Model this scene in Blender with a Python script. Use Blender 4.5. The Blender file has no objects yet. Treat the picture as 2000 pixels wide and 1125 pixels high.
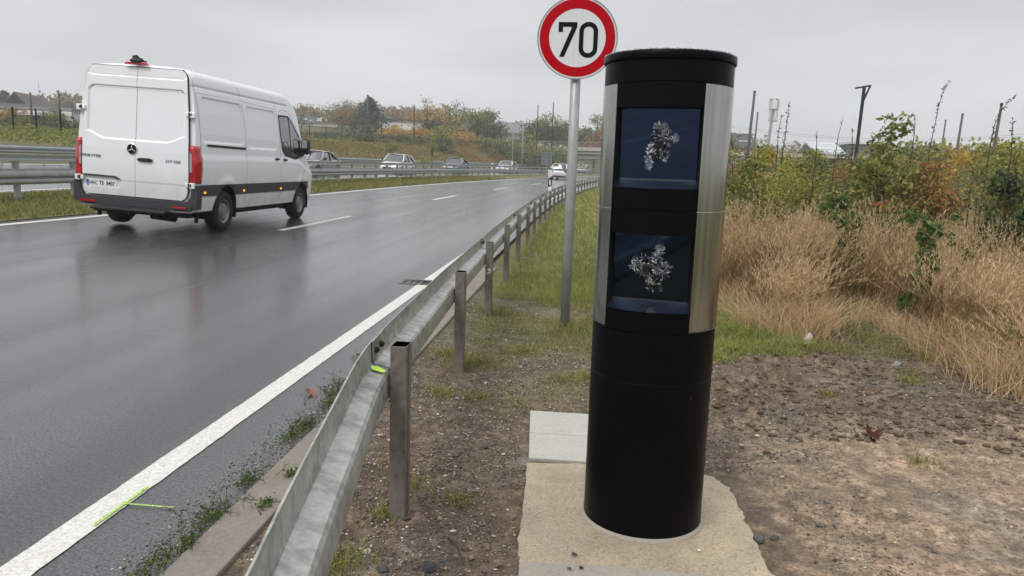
import bpy, math, random
import numpy as np
from mathutils import Vector, Matrix
# ------------------------------------------------------------------ camera, sky, sun, exposure
scn = bpy.context.scene
FPX = 1480.0; PITCH = math.radians(9.0); ROLL = math.radians(1.9); YAW = math.radians(5.2)
EYE = np.array([0, 0, 1.5])
CF = np.array([-math.sin(YAW)*math.cos(PITCH), math.cos(YAW)*math.cos(PITCH), -math.sin(PITCH)])
_r = np.array([math.cos(YAW), math.sin(YAW), 0]); _u = np.cross(_r, CF)
CR = _r*math.cos(ROLL)+_u*math.sin(ROLL); CU = _u*math.cos(ROLL)-_r*math.sin(ROLL)
cd = bpy.data.cameras.new('camera'); cam = bpy.data.objects.new('camera', cd)
scn.collection.objects.link(cam); scn.camera = cam
cd.sensor_width = 36; cd.lens = FPX/2000*36; cd.clip_start = .05; cd.clip_end = 5000
cam.matrix_world = Matrix(((CR[0], CU[0], -CF[0], EYE[0]), (CR[1], CU[1], -CF[1], EYE[1]), (CR[2], CU[2], -CF[2], EYE[2]), (0, 0, 0, 1)))
SUN_EL, SUN_AZ = math.radians(48), math.radians(215)
wd = bpy.data.worlds.new('World'); scn.world = wd; wd.use_nodes = True
nt = wd.node_tree; nt.nodes.clear()
def wn(t, **k):
    n = nt.nodes.new(t)
    for a, b in k.items(): setattr(n, a, b)
    return n
sky = wn('ShaderNodeTexSky', sky_type='NISHITA', sun_disc=False, sun_elevation=SUN_EL, sun_rotation=SUN_AZ)
hs = wn('ShaderNodeHueSaturation'); hs.inputs['Saturation'].default_value = .15
sc_ = wn('ShaderNodeVectorMath', operation='SCALE'); sc_.inputs['Scale'].default_value = .10
tc = wn('ShaderNodeTexCoord'); mp = wn('ShaderNodeMapping'); mp.inputs['Scale'].default_value = (1.2, 1.2, 4.5)
nz = wn('ShaderNodeTexNoise'); nz.inputs['Scale'].default_value = 1.6; nz.inputs['Detail'].default_value = 5; nz.inputs['Roughness'].default_value = .5
mr = wn('ShaderNodeMapRange'); mr.inputs[1].default_value = .3; mr.inputs[2].default_value = .7; mr.inputs[3].default_value = .80; mr.inputs[4].default_value = 1.16
sx = wn('ShaderNodeSeparateXYZ'); el = wn('ShaderNodeMapRange'); el.inputs[1].default_value = 0.0; el.inputs[2].default_value = 1.0; el.inputs[3].default_value = .60; el.inputs[4].default_value = 1.15
cr = wn('ShaderNodeValToRGB'); cr.color_ramp.elements[0].position = 0; cr.color_ramp.elements[0].color = (.62, .63, .64, 1)
cr.color_ramp.elements[1].position = 1; cr.color_ramp.elements[1].color = (1.08, 1.09, 1.11, 1)
e = cr.color_ramp.elements.new(.12); e.color = (.53, .545, .56, 1)
e = cr.color_ramp.elements.new(.32); e.color = (.47, .485, .50, 1)
e = cr.color_ramp.elements.new(.5); e.color = (.88, .90, .93, 1)
ml = wn('ShaderNodeVectorMath', operation='SCALE'); mx = wn('ShaderNodeMix', data_type='RGBA'); mx.inputs[0].default_value = .93
bg = wn('ShaderNodeBackground'); bg.inputs[1].default_value = 1.0; out = wn('ShaderNodeOutputWorld')
L = nt.links.new
L(sky.outputs[0], hs.inputs['Color']); L(hs.outputs[0], sc_.inputs[0]); L(tc.outputs['Generated'], mp.inputs[0]); L(mp.outputs[0], nz.inputs[0])
L(nz.outputs[0], mr.inputs[0]); L(tc.outputs['Generated'], sx.inputs[0]); L(sx.outputs[2], cr.inputs[0])
L(cr.outputs[0], ml.inputs[0]); L(mr.outputs[0], ml.inputs['Scale']); L(sc_.outputs[0], mx.inputs[6]); L(ml.outputs[0], mx.inputs[7])
L(mx.outputs[2], bg.inputs[0]); L(bg.outputs[0], out.inputs[0])
sl = bpy.data.lights.new('sun', 'SUN'); so = bpy.data.objects.new('sun', sl); scn.collection.objects.link(so)
sl.energy = 1.3; sl.angle = math.radians(25); sl.color = (1, .97, .93)
so.rotation_euler = (math.pi/2-SUN_EL, 0, math.radians(180)-SUN_AZ)
scn.view_settings.view_transform = 'Standard'; scn.view_settings.look = 'None'; scn.view_settings.exposure = 0.42
# ------------------------------------------------------------------ helpers
COL = scn.collection
def ray(px, py): return CF*FPX+CR*(px-1000)-CU*(py-562.5)
def at(px, py, Y):
    d = ray(px, py); return EYE+d*(Y/d[1])
def lerp(x, xs, ys): return float(np.interp(x, xs, ys))
def Cv(y): return (max(0, y-18))**2/800.0
def dC(y): return max(0, y-18)/400.0
def Hv(y): return .004*max(0, y-15)
def prof(u):
    if u > -1.0: return 0.
    if u > -13.7: return lerp(-u, [1.0, 1.25, 13.7], [0, .0375, .411])
    return lerp(-u, [13.7, 14.2, 25], [.411, .43, 1.0])
def rw(u, y, z=0.): return np.array([u+Cv(y), y, Hv(y)+prof(u)+z])
def ground(x, y):
    u = x-Cv(y)
    if u > -25: return Hv(y)+prof(u)
    b = max(Hv(y)+1.15, .9+.028*min(y, 150)); a = Hv(y)+1.0
    t = min(1, (-25-u)/8.5); t = t*t*(3-2*t)
    q = min(1, max(0, (-60-u)/35)); return a+(b-a)*t+.03*min(60, max(0, -33-u))+3.2*q*q*(3-2*q)*min(1, max(0, (y-120)/60))
def tag(o, label=None, cat=None, group=None, kind=None):
    if label: o['label'] = label
    if cat: o['category'] = cat
    if group: o['group'] = group
    if kind: o['kind'] = kind
    return o
def empty(name, loc=(0, 0, 0), rz=0, rx=0, ry=0):
    o = bpy.data.objects.new(name, None); COL.objects.link(o); o.location = tuple(loc); o.rotation_euler = (rx, ry, rz); o.empty_display_size = .2
    return o
def npmesh(name, V, F, mat=None, parent=None, smooth=False, col=None):
    V = np.asarray(V, dtype=np.float32); F = np.asarray(F, dtype=np.int32); k = F.shape[1]
    me = bpy.data.meshes.new(name); me.vertices.add(len(V)); me.vertices.foreach_set('co', V.ravel())
    me.loops.add(F.size); me.loops.foreach_set('vertex_index', F.ravel())
    me.polygons.add(len(F)); me.polygons.foreach_set('loop_start', np.arange(0, F.size, k, dtype=np.int32))
    me.polygons.foreach_set('loop_total', np.full(len(F), k, dtype=np.int32))
    if smooth: me.polygons.foreach_set('use_smooth', np.ones(len(F), dtype=bool))
    me.update(calc_edges=True)
    if col is not None:
        a = me.color_attributes.new('Col', 'FLOAT_COLOR', 'POINT'); a.data.foreach_set('color', np.asarray(col, dtype=np.float32).ravel())
    if mat: me.materials.append(mat)
    o = bpy.data.objects.new(name, me); COL.objects.link(o)
    if parent: o.parent = parent
    return o
class MB:
    def __init__(s): s.v = []; s.f = []
    def add(s, vs, fs):
        n = len(s.v); s.v += [tuple(map(float, p)) for p in vs]; s.f += [tuple(i+n for i in f) for f in fs]; return s
    def box(s, x0, x1, y0, y1, z0, z1):
        vs = [(x, y, z) for x in (x0, x1) for y in (y0, y1) for z in (z0, z1)]
        return s.add(vs, [(0, 1, 3, 2), (4, 6, 7, 5), (0, 4, 5, 1), (2, 3, 7, 6), (0, 2, 6, 4), (1, 5, 7, 3)])
    def tube(s, pts, r, n=8, cap=True):
        pts = [np.array(p, float) for p in pts]; m = len(pts); rs = r if hasattr(r, '__len__') else [r]*m
        vs = []; fs = []
        for i, p in enumerate(pts):
            t = pts[min(i+1, m-1)]-pts[max(i-1, 0)]; t = t/(np.linalg.norm(t)+1e-9)
            a = np.cross(t, (0, 0, 1)) if abs(t[2]) < .95 else np.cross(t, (1, 0, 0)); a /= np.linalg.norm(a); b = np.cross(t, a)
            for k in range(n):
                q = 2*math.pi*(k+.5)/n; vs.append(p+(a*math.cos(q)+b*math.sin(q))*rs[i])
        for i in range(m-1):
            for k in range(n): fs.append((i*n+k, i*n+(k+1) % n, (i+1)*n+(k+1) % n, (i+1)*n+k))
        if cap: fs += [tuple(range(n))[::-1], tuple(range((m-1)*n, m*n))]
        return s.add(vs, fs)
    def lathe(s, prof, c=(0, 0, 0), n=48, axis='z', a0=0., a1=2*math.pi, close=True):
        full = abs(a1-a0-2*math.pi) < 1e-6; vs = []; fs = []; m = len(prof); N = n if full else n+1
        for k in range(N):
            q = a0+(a1-a0)*k/n
            for r, h in prof:
                p = {'z': (r*math.cos(q), r*math.sin(q), h), 'x': (h, r*math.cos(q), r*math.sin(q)), 'y': (r*math.cos(q), h, r*math.sin(q))}[axis]
                vs.append((p[0]+c[0], p[1]+c[1], p[2]+c[2]))
        for k in range(n):
            a = k*m; b = ((k+1) % N)*m
            for i in range(m-1): fs.append((a+i, b+i, b+i+1, a+i+1))
        return s.add(vs, fs)
    def prism(s, poly, fn, d0, d1):
        "poly 2D list; fn(a,b,d)->xyz"
        n = len(poly); vs = [fn(a, b, d0) for a, b in poly]+[fn(a, b, d1) for a, b in poly]
        return s.add(vs, [tuple(range(n))[::-1], tuple(range(n, 2*n))]+[(i, (i+1) % n, n+(i+1) % n, n+i) for i in range(n)])
    def sweep(s, prof, path, closed=False):
        "prof list of (d,z); path list of fn(d,z)->xyz"
        m = len(prof); vs = [fn(d, z) for fn in path for d, z in prof]; fs = []
        R = range(m if closed else m-1)
        for i in range(len(path)-1):
            for k in R: fs.append((i*m+k, i*m+(k+1) % m, (i+1)*m+(k+1) % m, (i+1)*m+k))
        return s.add(vs, fs)
    def xf(s, fn): s.v = [tuple(fn(*p)) for p in s.v]; return s
    def build(s, name, mat, parent=None, smooth=False, loc=None, bevel=0, auto=None):
        me = bpy.data.meshes.new(name); me.from_pydata(s.v, [], s.f); me.materials.append(mat)
        if smooth or auto: me.polygons.foreach_set('use_smooth', [True]*len(me.polygons))
        if auto: me.set_sharp_from_angle(angle=math.radians(auto))
        me.validate(); me.update(); o = bpy.data.objects.new(name, me); COL.objects.link(o)
        if parent: o.parent = parent
        if loc is not None: o.location = tuple(loc)
        if bevel:
            b = o.modifiers.new('bevel', 'BEVEL'); b.width = bevel; b.segments = 2; b.limit_method = 'ANGLE'; b.angle_limit = math.radians(40)
        return o
def copy_tree(o, parent=None):
    c = o.copy(); COL.objects.link(c); c.parent = parent
    for ch in [k for k in o.children]: copy_tree(ch, c)
    return c
def text_mesh(name, txt, size, mat, parent, mat4, extrude=.002, bold=0.0, sx=1.0):
    cu = bpy.data.curves.new(name, 'FONT'); cu.body = txt; cu.size = size; cu.extrude = extrude; cu.offset = bold; cu.align_x = 'CENTER'; cu.align_y = 'CENTER'; cu.resolution_u = 3
    t = bpy.data.objects.new(name+'_c', cu); COL.objects.link(t); bpy.context.view_layer.update()
    me = bpy.data.meshes.new_from_object(t.evaluated_get(bpy.context.evaluated_depsgraph_get())); bpy.data.objects.remove(t)
    me.transform(Matrix.Diagonal((sx, 1, 1, 1))); me.transform(mat4); me.materials.clear(); me.materials.append(mat); me.name = name
    o = bpy.data.objects.new(name, me); COL.objects.link(o); o.parent = parent
    return o
def vnoise(x, y, scale, seed=0, oct=4, pers=.5):
    x = np.asarray(x, float); y = np.asarray(y, float); tot = 0*x; amp = 1; s = 0
    for o in range(oct):
        g = np.random.default_rng(seed*17+o).random((257, 257)); u = x/scale*2**o+1000.3+o*31.7; v = y/scale*2**o+1000.7+o*17.1
        i = np.floor(u).astype(int); j = np.floor(v).astype(int); fu = u-i; fv = v-j; fu = fu*fu*(3-2*fu); fv = fv*fv*(3-2*fv)
        i %= 256; j %= 256
        n = (g[i, j]*(1-fu)+g[i+1, j]*fu)*(1-fv)+(g[i, j+1]*(1-fu)+g[i+1, j+1]*fu)*fv
        tot = tot+amp*n; s += amp; amp *= pers
    return tot/s
# ------------------------------------------------------------------ materials
def mat(name, col=(.5, .5, .5), rough=.6, metal=0., spec=.22, noise=None, bump=None, island=None, coat=0, emit=None, trans=0, alpha=None, vcol=False, rvar=None, aniso=None):
    "noise=(scale,col2,amount,stretch) bump=(scale,strength,dist) island=[colours] rvar=(scale,lo,hi)"
    m = bpy.data.materials.new(name); m.use_nodes = True; t = m.node_tree; b = t.nodes['Principled BSDF']; l = t.links.new
    b.inputs['Base Color'].default_value = (*col, 1); b.inputs['Roughness'].default_value = rough; b.inputs['Metallic'].default_value = metal
    b.inputs['Specular IOR Level'].default_value = spec; b.inputs['Coat Weight'].default_value = coat; b.inputs['Coat Roughness'].default_value = .04
    b.inputs['Transmission Weight'].default_value = trans
    if emit: b.inputs['Emission Color'].default_value = (*emit[0], 1); b.inputs['Emission Strength'].default_value = emit[1]
    g = t.nodes.new('ShaderNodeNewGeometry'); src = None
    def nzn(scale, stretch=(1, 1, 1), detail=6, rough_=.6):
        mp = t.nodes.new('ShaderNodeMapping'); mp.inputs['Scale'].default_value = stretch; tc = t.nodes.new('ShaderNodeTexCoord')
        l(tc.outputs['Object'], mp.inputs[0]); n = t.nodes.new('ShaderNodeTexNoise'); n.inputs['Scale'].default_value = scale; n.inputs['Detail'].default_value = detail; n.inputs['Roughness'].default_value = rough_
        l(mp.outputs[0], n.inputs[0]); return n.outputs[0]
    if vcol:
        a = t.nodes.new('ShaderNodeVertexColor'); a.layer_name = 'Col'; src = a.outputs[0]
    if island:
        r = t.nodes.new('ShaderNodeValToRGB'); r.color_ramp.interpolation = 'LINEAR'; k = len(island)
        els = r.color_ramp.elements
        els[0].position = 0; els[0].color = (*island[0], 1); els[1].position = 1; els[1].color = (*island[-1], 1)
        for i in range(1, k-1): e = els.new(i/(k-1)); e.color = (*island[i], 1)
        l(g.outputs['Random Per Island'], r.inputs[0]); src = r.outputs[0]
    for nn in ([noise] if noise and not isinstance(noise, list) else (noise or [])):
        sc, c2, am = nn[:3]; st = nn[3] if len(nn) > 3 else (1, 1, 1); lo, hi = nn[4] if len(nn) > 4 else (.35, .7)
        n = nzn(sc, st); q = t.nodes.new('ShaderNodeMapRange'); q.inputs[1].default_value = lo; q.inputs[2].default_value = hi; q.inputs[4].default_value = am; l(n, q.inputs[0])
        x = t.nodes.new('ShaderNodeMix'); x.data_type = 'RGBA'; l(q.outputs[0], x.inputs[0])
        if src: l(src, x.inputs[6])
        else: x.inputs[6].default_value = (*col, 1)
        x.inputs[7].default_value = (*c2, 1); src = x.outputs[2]
    if src: l(src, b.inputs['Base Color'])
    if rvar:
        n = nzn(rvar[0], rvar[3] if len(rvar) > 3 else (1, 1, 1)); q = t.nodes.new('ShaderNodeMapRange'); q.inputs[1].default_value = .3; q.inputs[2].default_value = .7; q.inputs[3].default_value = rvar[1]; q.inputs[4].default_value = rvar[2]; l(n, q.inputs[0]); l(q.outputs[0], b.inputs['Roughness'])
    if bump:
        n = nzn(bump[0], bump[3] if len(bump) > 3 else (1, 1, 1)); q = t.nodes.new('ShaderNodeBump'); q.inputs['Strength'].default_value = bump[1]; q.inputs['Distance'].default_value = bump[2]; l(n, q.inputs['Height']); l(q.outputs[0], b.inputs['Normal'])
    if aniso: b.inputs['Anisotropic'].default_value = aniso
    return m
def leafmat(name, cols, rough=.5, tr=.25, gain=1.25):
    cols = [tuple(min(.8, c*gain) for c in q) for q in cols]
    m = mat(name, rough=rough, island=cols, spec=.12)
    t = m.node_tree; b = t.nodes['Principled BSDF']; l = t.links.new
    src = b.inputs['Base Color'].links[0].from_socket; tl = t.nodes.new('ShaderNodeBsdfTranslucent'); l(src, tl.inputs[0])
    mx = t.nodes.new('ShaderNodeMixShader'); mx.inputs[0].default_value = tr; l(b.outputs[0], mx.inputs[1]); l(tl.outputs[0], mx.inputs[2]); l(mx.outputs[0], t.nodes['Material Output'].inputs[0])
    return m
M = {}
M['white_paint'] = mat('white_paint', (.81, .83, .84), .28, coat=.5, noise=(1.3, (.72, .73, .73), .35, (1, 1, 3)))
M['plain_white'] = mat('plain_white', (.8, .8, .8), .5)
M['black_plastic'] = mat('black_plastic', (.022, .023, .025), .5)
M['grey_plastic'] = mat('grey_plastic', (.045, .047, .05), .55)
M['gap'] = mat('gap_black', (.012, .012, .013), .7)
M['rubber'] = mat('rubber', (.018, .018, .018), .75, bump=(60, .4, .004))
M['rim'] = mat('rim_steel', (.22, .22, .23), .4, .6)
M['chrome'] = mat('chrome', (.75, .76, .78), .15, 1)
M['red_lens'] = mat('red_lens', (.48, .004, .008), .12, coat=1, noise=(9, (.14, .0, .003), .85), emit=((.8, .01, .01), .03))
M['clear_lens'] = mat('clear_lens', (.35, .33, .33), .15, coat=1)
M['orange_lens'] = mat('orange_lens', (.9, .3, .02), .2, emit=((1, .35, .03), 1.2))
M['car_glass'] = mat('car_glass', (.018, .022, .025), .04, spec=.9, coat=1)
M['plate_white'] = mat('plate_white', (.78, .78, .75), .4)
M['ink'] = mat('ink_black', (.006, .007, .009), .5, spec=.08)
M['eu_blue'] = mat('eu_blue', (.02, .08, .5), .4)
M['galv'] = mat('galvanised', (.30, .32, .315), .5, .35, noise=[(14, (.24, .26, .25), .8), (3, (.52, .54, .53), .6)], bump=(30, .12, .004), rvar=(6, .3, .6))
M['galv_rail'] = mat('galvanised_rail', (.46, .46, .43), .38, .5, noise=[(16, (.13, .145, .135), .8, (.7, 1, 1), (.46, .62)), (2.5, (.58, .60, .58), .6), (45, (.25, .27, .25), .55)], bump=(22, .12, .004), rvar=(5, .25, .55))
M['galv_post'] = mat('weathered_post', (.19, .17, .14), .55, .35, noise=[(5, (.10, .075, .055), .85, (1, 1, .6)), (25, (.3, .3, .28), .5)], bump=(50, .2, .003))
M['galv_old'] = mat('galvanised_old', (.36, .38, .38), .5, .4, noise=[(3, (.24, .26, .26), .7), (18, (.45, .47, .46), .5)])
M['sign_white'] = mat('sign_white', (.66, .68, .69), .4, spec=.1)
M['sign_red'] = mat('sign_red', (.42, .002, .008), .4, spec=.07)
M['neon'] = mat('neon_spray', (.62, .95, .10), .6)
M['neon2'] = mat('neon_spray_road', (.50, .72, .16), .7, noise=(160, (.10, .12, .08), .9, (1, 1, 1), (.48, .6)))
M['pillar_black'] = mat('pillar_black', (.0025, .0027, .0032), .36, spec=.06, rvar=(5, .25, .4), noise=(8, (.0035, .0035, .004), .6), bump=(120, .02, .001))
M['steel'] = mat('brushed_steel', (.30, .30, .275), .2, 1.0, noise=(9, (.46, .46, .43), .8, (9, 9, .12)), rvar=(10, .10, .24, (8, 8, .15)))
M['blue_glass'] = mat('blue_coated_glass', (.030, .044, .082), .03, .95, noise=(3, (.024, .038, .08), .6))
M['shard'] = mat('glass_shard', rough=.12, metal=.85, island=[(.006, .006, .008), (.02, .02, .024), (.05, .05, .06), (.01, .01, .012), (.30, .31, .33), (.02, .02, .024), (.01, .01, .012), (.75, .77, .8)])
M['shard_light'] = mat('glass_shard_light', rough=.15, metal=.6, island=[(.10, .12, .16), (.35, .37, .41), (.05, .07, .12), (.80, .82, .85), (.14, .17, .22), (.05, .06, .09)])
M['water'] = mat('water_bead', (.75, .78, .8), .03, 0, spec=1, trans=.0, coat=1)
M['water'].node_tree.nodes['Principled BSDF'].inputs['Base Color'].default_value = (.10, .11, .115, 1)
M['slab'] = mat('concrete_slab', (.42, .41, .36), .35, noise=[(5, (.36, .35, .31), .8), (60, (.56, .55, .5), .5)], bump=(120, .15, .002), rvar=(4, .15, .6))
M['concrete_fresh'] = mat('fresh_concrete', (.47, .385, .27), .6, noise=[(2.2, (.28, .245, .20), 1.0), (9, (.30, .24, .16), .55), (75, (.20, .14, .08), .7, (1, 1, 1), (.5, .68)), (110, (.74, .64, .48), .6, (1.3, 1, 1), (.54, .7))], bump=(90, .6, .006), rvar=(3, .25, .75))
M['concrete_old'] = mat('old_concrete', (.34, .30, .25), .75, noise=[(4, (.22, .19, .155), .8), (70, (.40, .37, .33), .6)], bump=(70, .3, .003))
M['kerb_conc'] = mat('kerb_concrete', (.235, .205, .17), .7, noise=[(4, (.15, .13, .105), .8), (70, (.30, .27, .23), .6)], bump=(70, .3, .003))
M['bark'] = mat('bark', (.07, .055, .045), .9, noise=(12, (.12, .10, .08), .7))
M['twig'] = mat('twig', (.06, .04, .028), .8)
M['stem'] = mat('stem', (.09, .075, .04), .8)
M['pole_dark'] = mat('pole_dark', (.035, .032, .03), .8)
M['pole_wood'] = mat('pole_wood', (.085, .078, .07), .85, noise=(2, (.14, .13, .12), .6, (1, 1, .2)))
M['pole_grey'] = mat('pole_grey', (.27, .28, .27), .6)
def dirty(m):
    t = m.node_tree; l = t.links.new; b = t.nodes['Principled BSDF']; N = t.nodes.new; src = b.inputs['Base Color'].links[0].from_socket; tc = N('ShaderNodeTexCoord'); sx_ = N('ShaderNodeSeparateXYZ'); l(tc.outputs['Object'], sx_.inputs[0])
    a = N('ShaderNodeMapRange'); a.inputs[1].default_value = 1.15; a.inputs[2].default_value = .42; a.inputs[4].default_value = 1; l(sx_.outputs[2], a.inputs[0]); n = N('ShaderNodeTexNoise'); n.inputs['Scale'].default_value = 3; n.inputs['Detail'].default_value = 6; l(tc.outputs['Object'], n.inputs[0])
    m_ = N('ShaderNodeMath'); m_.operation = 'MULTIPLY'; l(a.outputs[0], m_.inputs[0]); l(n.outputs[0], m_.inputs[1]); x = N('ShaderNodeMix'); x.data_type = 'RGBA'; l(m_.outputs[0], x.inputs[0]); l(src, x.inputs[6]); x.inputs[7].default_value = (.30, .27, .23, 1); l(x.outputs[2], b.inputs['Base Color'])
dirty(M['white_paint'])
# asphalt: wet, with drier tyre tracks running along the road
def asphalt():
    m = bpy.data.materials.new('wet_asphalt'); m.use_nodes = True; t = m.node_tree; b = t.nodes['Principled BSDF']; l = t.links.new; N = t.nodes.new
    tc = N('ShaderNodeTexCoord')
    def noise(sc, st, det=5, ro=.6):
        mp = N('ShaderNodeMapping'); mp.inputs['Scale'].default_value = st; l(tc.outputs['UV'], mp.inputs[0]); n = N('ShaderNodeTexNoise'); n.inputs['Scale'].default_value = sc; n.inputs['Detail'].default_value = det; n.inputs['Roughness'].default_value = ro; l(mp.outputs[0], n.inputs[0]); return n.outputs[0]
    def rng(s, a, b_, c, d):
        q = N('ShaderNodeMapRange'); q.inputs[1].default_value = a; q.inputs[2].default_value = b_; q.inputs[3].default_value = c; q.inputs[4].default_value = d; l(s, q.inputs[0]); return q.outputs[0]
    fine = noise(80, (1, 1, 1), 3, .7); streak = noise(1.1, (1, .03, 1), 3, .45); blotch = noise(.9, (1, .3, 1), 4); mid = noise(38, (1, 1, 1), 3, .6)
    mx = N('ShaderNodeMix'); mx.data_type = 'RGBA'; l(rng(fine, .38, .66, 0, 1), mx.inputs[0]); mx.inputs[6].default_value = (.012, .0125, .0135, 1); mx.inputs[7].default_value = (.110, .112, .116, 1)
    mx2 = N('ShaderNodeMix'); mx2.data_type = 'RGBA'; mx2.blend_type = 'MULTIPLY'; mx2.inputs[0].default_value = 1; l(mx.outputs[2], mx2.inputs[6])
    v = N('ShaderNodeCombineColor'); s = rng(streak, .35, .65, 1.25, .75)
    for i in range(3): l(s, v.inputs[i])
    l(v.outputs[0], mx2.inputs[7]); l(mx2.outputs[2], b.inputs['Base Color'])
    a = N('ShaderNodeMath'); a.operation = 'MULTIPLY'; l(rng(streak, .35, .65, .12, .34), a.inputs[0]); l(rng(blotch, .3, .7, .85, 1.15), a.inputs[1]); l(a.outputs[0], b.inputs['Roughness'])
    bp = N('ShaderNodeBump'); bp.inputs['Strength'].default_value = .6; bp.inputs['Distance'].default_value = .006; ad = N('ShaderNodeMath'); ad.operation = 'ADD'; l(fine, ad.inputs[0]); l(mid, ad.inputs[1]); l(ad.outputs[0], bp.inputs['Height']); l(bp.outputs[0], b.inputs['Normal'])
    b.inputs['Specular IOR Level'].default_value = .5
    l(rng(streak, .35, .65, .68, .40), b.inputs['Coat Weight']); b.inputs['Coat Roughness'].default_value = .16; b.inputs['Coat IOR'].default_value = 1.4
    return m
M['asphalt'] = asphalt()
def road_paint():
    m = mat('road_paint', (.72, .71, .67), .45, noise=[(75, (.40, .39, .36), .75, (1, 1, 1), (.42, .62)), (6, (.6, .59, .55), .5)], bump=(80, .4, .004), rvar=(5, .25, .5))
    return m
M['road_paint'] = road_paint()
M['turf'] = mat('turf_soil', (.15, .16, .05), .85, noise=[(.8, (.16, .15, .045), .8), (9, (.055, .06, .02), .7), (40, (.2, .19, .09), .5)], bump=(25, .6, .03))
M['bank'] = mat('bank_soil', (.15, .14, .06), .9, noise=[(.4, (.15, .13, .05), .8), (3, (.055, .06, .025), .7)], bump=(8, .6, .05))
M['mud'] = mat('mud', rough=.6, vcol=True, noise=[(55, (.07, .048, .032), .7, (1, 1, 1), (.44, .66)), (14, (.10, .072, .05), .5, (1, 1, 1), (.5, .7)), (130, (.42, .36, .28), .45, (1, 1, 1), (.57, .7))], bump=(45, 1.0, .02), rvar=(2.2, .3, .85))
def pebbly(m):
    t = m.node_tree; l = t.links.new; b = t.nodes['Principled BSDF']; N = t.nodes.new; src = b.inputs['Base Color'].links[0].from_socket; tc = N('ShaderNodeTexCoord')
    for sc, thr, amt in ((75, .30, .75), (150, .32, .6)):
        v = N('ShaderNodeTexVoronoi'); v.inputs['Scale'].default_value = sc; l(tc.outputs['Object'], v.inputs['Vector'])
        ds = N('ShaderNodeMapRange'); ds.inputs[1].default_value = thr; ds.inputs[2].default_value = thr-.08; ds.inputs[4].default_value = 1; l(v.outputs['Distance'], ds.inputs[0])
        sp_ = N('ShaderNodeSeparateColor'); l(v.outputs['Color'], sp_.inputs[0])
        gt = N('ShaderNodeMath'); gt.operation = 'LESS_THAN'; gt.inputs[1].default_value = .55; l(sp_.outputs[0], gt.inputs[0])
        nz = N('ShaderNodeTexNoise'); nz.inputs['Scale'].default_value = 3.5; nz.inputs['Detail'].default_value = 3; l(tc.outputs['Object'], nz.inputs[0]); nm = N('ShaderNodeMapRange'); nm.inputs[1].default_value = .42; nm.inputs[2].default_value = .58; nm.inputs[4].default_value = amt; l(nz.outputs[0], nm.inputs[0])
        m1 = N('ShaderNodeMath'); m1.operation = 'MULTIPLY'; l(ds.outputs[0], m1.inputs[0]); l(gt.outputs[0], m1.inputs[1]); m2 = N('ShaderNodeMath'); m2.operation = 'MULTIPLY'; l(m1.outputs[0], m2.inputs[0]); l(nm.outputs[0], m2.inputs[1])
        r = N('ShaderNodeValToRGB'); r.color_ramp.elements[0].color = (.04, .04, .042, 1); r.color_ramp.elements[1].color = (.62, .56, .46, 1); e = r.color_ramp.elements.new(.55); e.color = (.17, .14, .11, 1); e = r.color_ramp.elements.new(.8); e.color = (.30, .25, .19, 1); l(sp_.outputs[1], r.inputs[0])
        x = N('ShaderNodeMix'); x.data_type = 'RGBA'; l(m2.outputs[0], x.inputs[0]); l(src, x.inputs[6]); l(r.outputs[0], x.inputs[7]); src = x.outputs[2]
    l(src, b.inputs['Base Color'])
pebbly(M['mud'])
# ------------------------------------------------------------------ terrain, roads, markings
us = [-420, -300, -200, -150, -115, -90, -70, -56, -46, -39, -35, -33, -31, -29, -27, -25.6, -25, -24, -19, -14.2, -13.7, -10.3, -9.7, -8, -5, -1.9, -1.45, -1.25, -1.0, -.9, 0, 3, 7, 12, 20, 35, 60, 100, 160, 250, 400]
ys = [-120, -60, -30, -12, -4, 0.6, 0.9, 3, 6, 9.3, 9.8, 14, 18, 22]+list(range(26, 200, 5))+[220, 250, 300, 380, 500, 650]
V = []; F = []
for y in ys:
    for u in us:
        yc = min(y, 260); x = u+Cv(yc)
        z = ground(x, yc)
        if -25 < u < -1.3: z -= .05 if not (-13.8 < u < -9.9) else 0
        if -25 < u < -14.1 or -9.9 < u < -1.3: z -= .03
        if -1.3 <= u <= 7.1 and .8 <= y <= 9.4: z -= .09
        V.append((x, y, z))
n = len(us)
for j in range(len(ys)-1):
    for i in range(n-1): a = j*n+i; F.append((a, a+1, a+n+1, a+n))
tag(npmesh('ground', V, F, M['bank'], smooth=True), kind='structure')
def strip(name, u0, u1, y0, y1, dz, m, step=1.0, kind='structure', nu=1, edge=0, seed=0):
    k = max(2, int((y1-y0)/step)+1); yy = np.linspace(y0, y1, k); V = []; UV = []
    rg = np.random.default_rng(seed)
    for y in yy:
        for i in range(nu+1):
            u = u0+(u1-u0)*i/nu
            if edge and i in (0, nu): u += rg.normal(0, edge)
            V.append(rw(u, y, dz)); UV.append((u, y))
    F = [(j*(nu+1)+i, j*(nu+1)+i+1, (j+1)*(nu+1)+i+1, (j+1)*(nu+1)+i) for j in range(k-1) for i in range(nu)]
    o = npmesh(name, V, F, m); uv = o.data.uv_layers.new(name='UV'); lv = np.zeros(len(o.data.loops), dtype=np.int32); o.data.loops.foreach_get('vertex_index', lv)
    uv.data.foreach_set('uv', np.array(UV, dtype=np.float32)[lv].ravel())
    return tag(o, kind=kind)
strip('road', -9.98, -1.42, -110, 230, 0, M['asphalt'], 2)
strip('opposite_road', -24.0, -14.5, -110, 230, 0, M['asphalt'], 2)
strip('edge_line', -1.972, -1.838, -110, 8.95, .004, M['road_paint'], .05, edge=.0012, seed=1)
strip('edge_line', -1.98, -1.845, 9.3, 200, .004, M['road_paint'], .5, edge=.001, seed=2)
strip('edge_line', -9.68, -9.5, -110, 200, .004, M['road_paint'], 1, edge=.004, seed=3)
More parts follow.
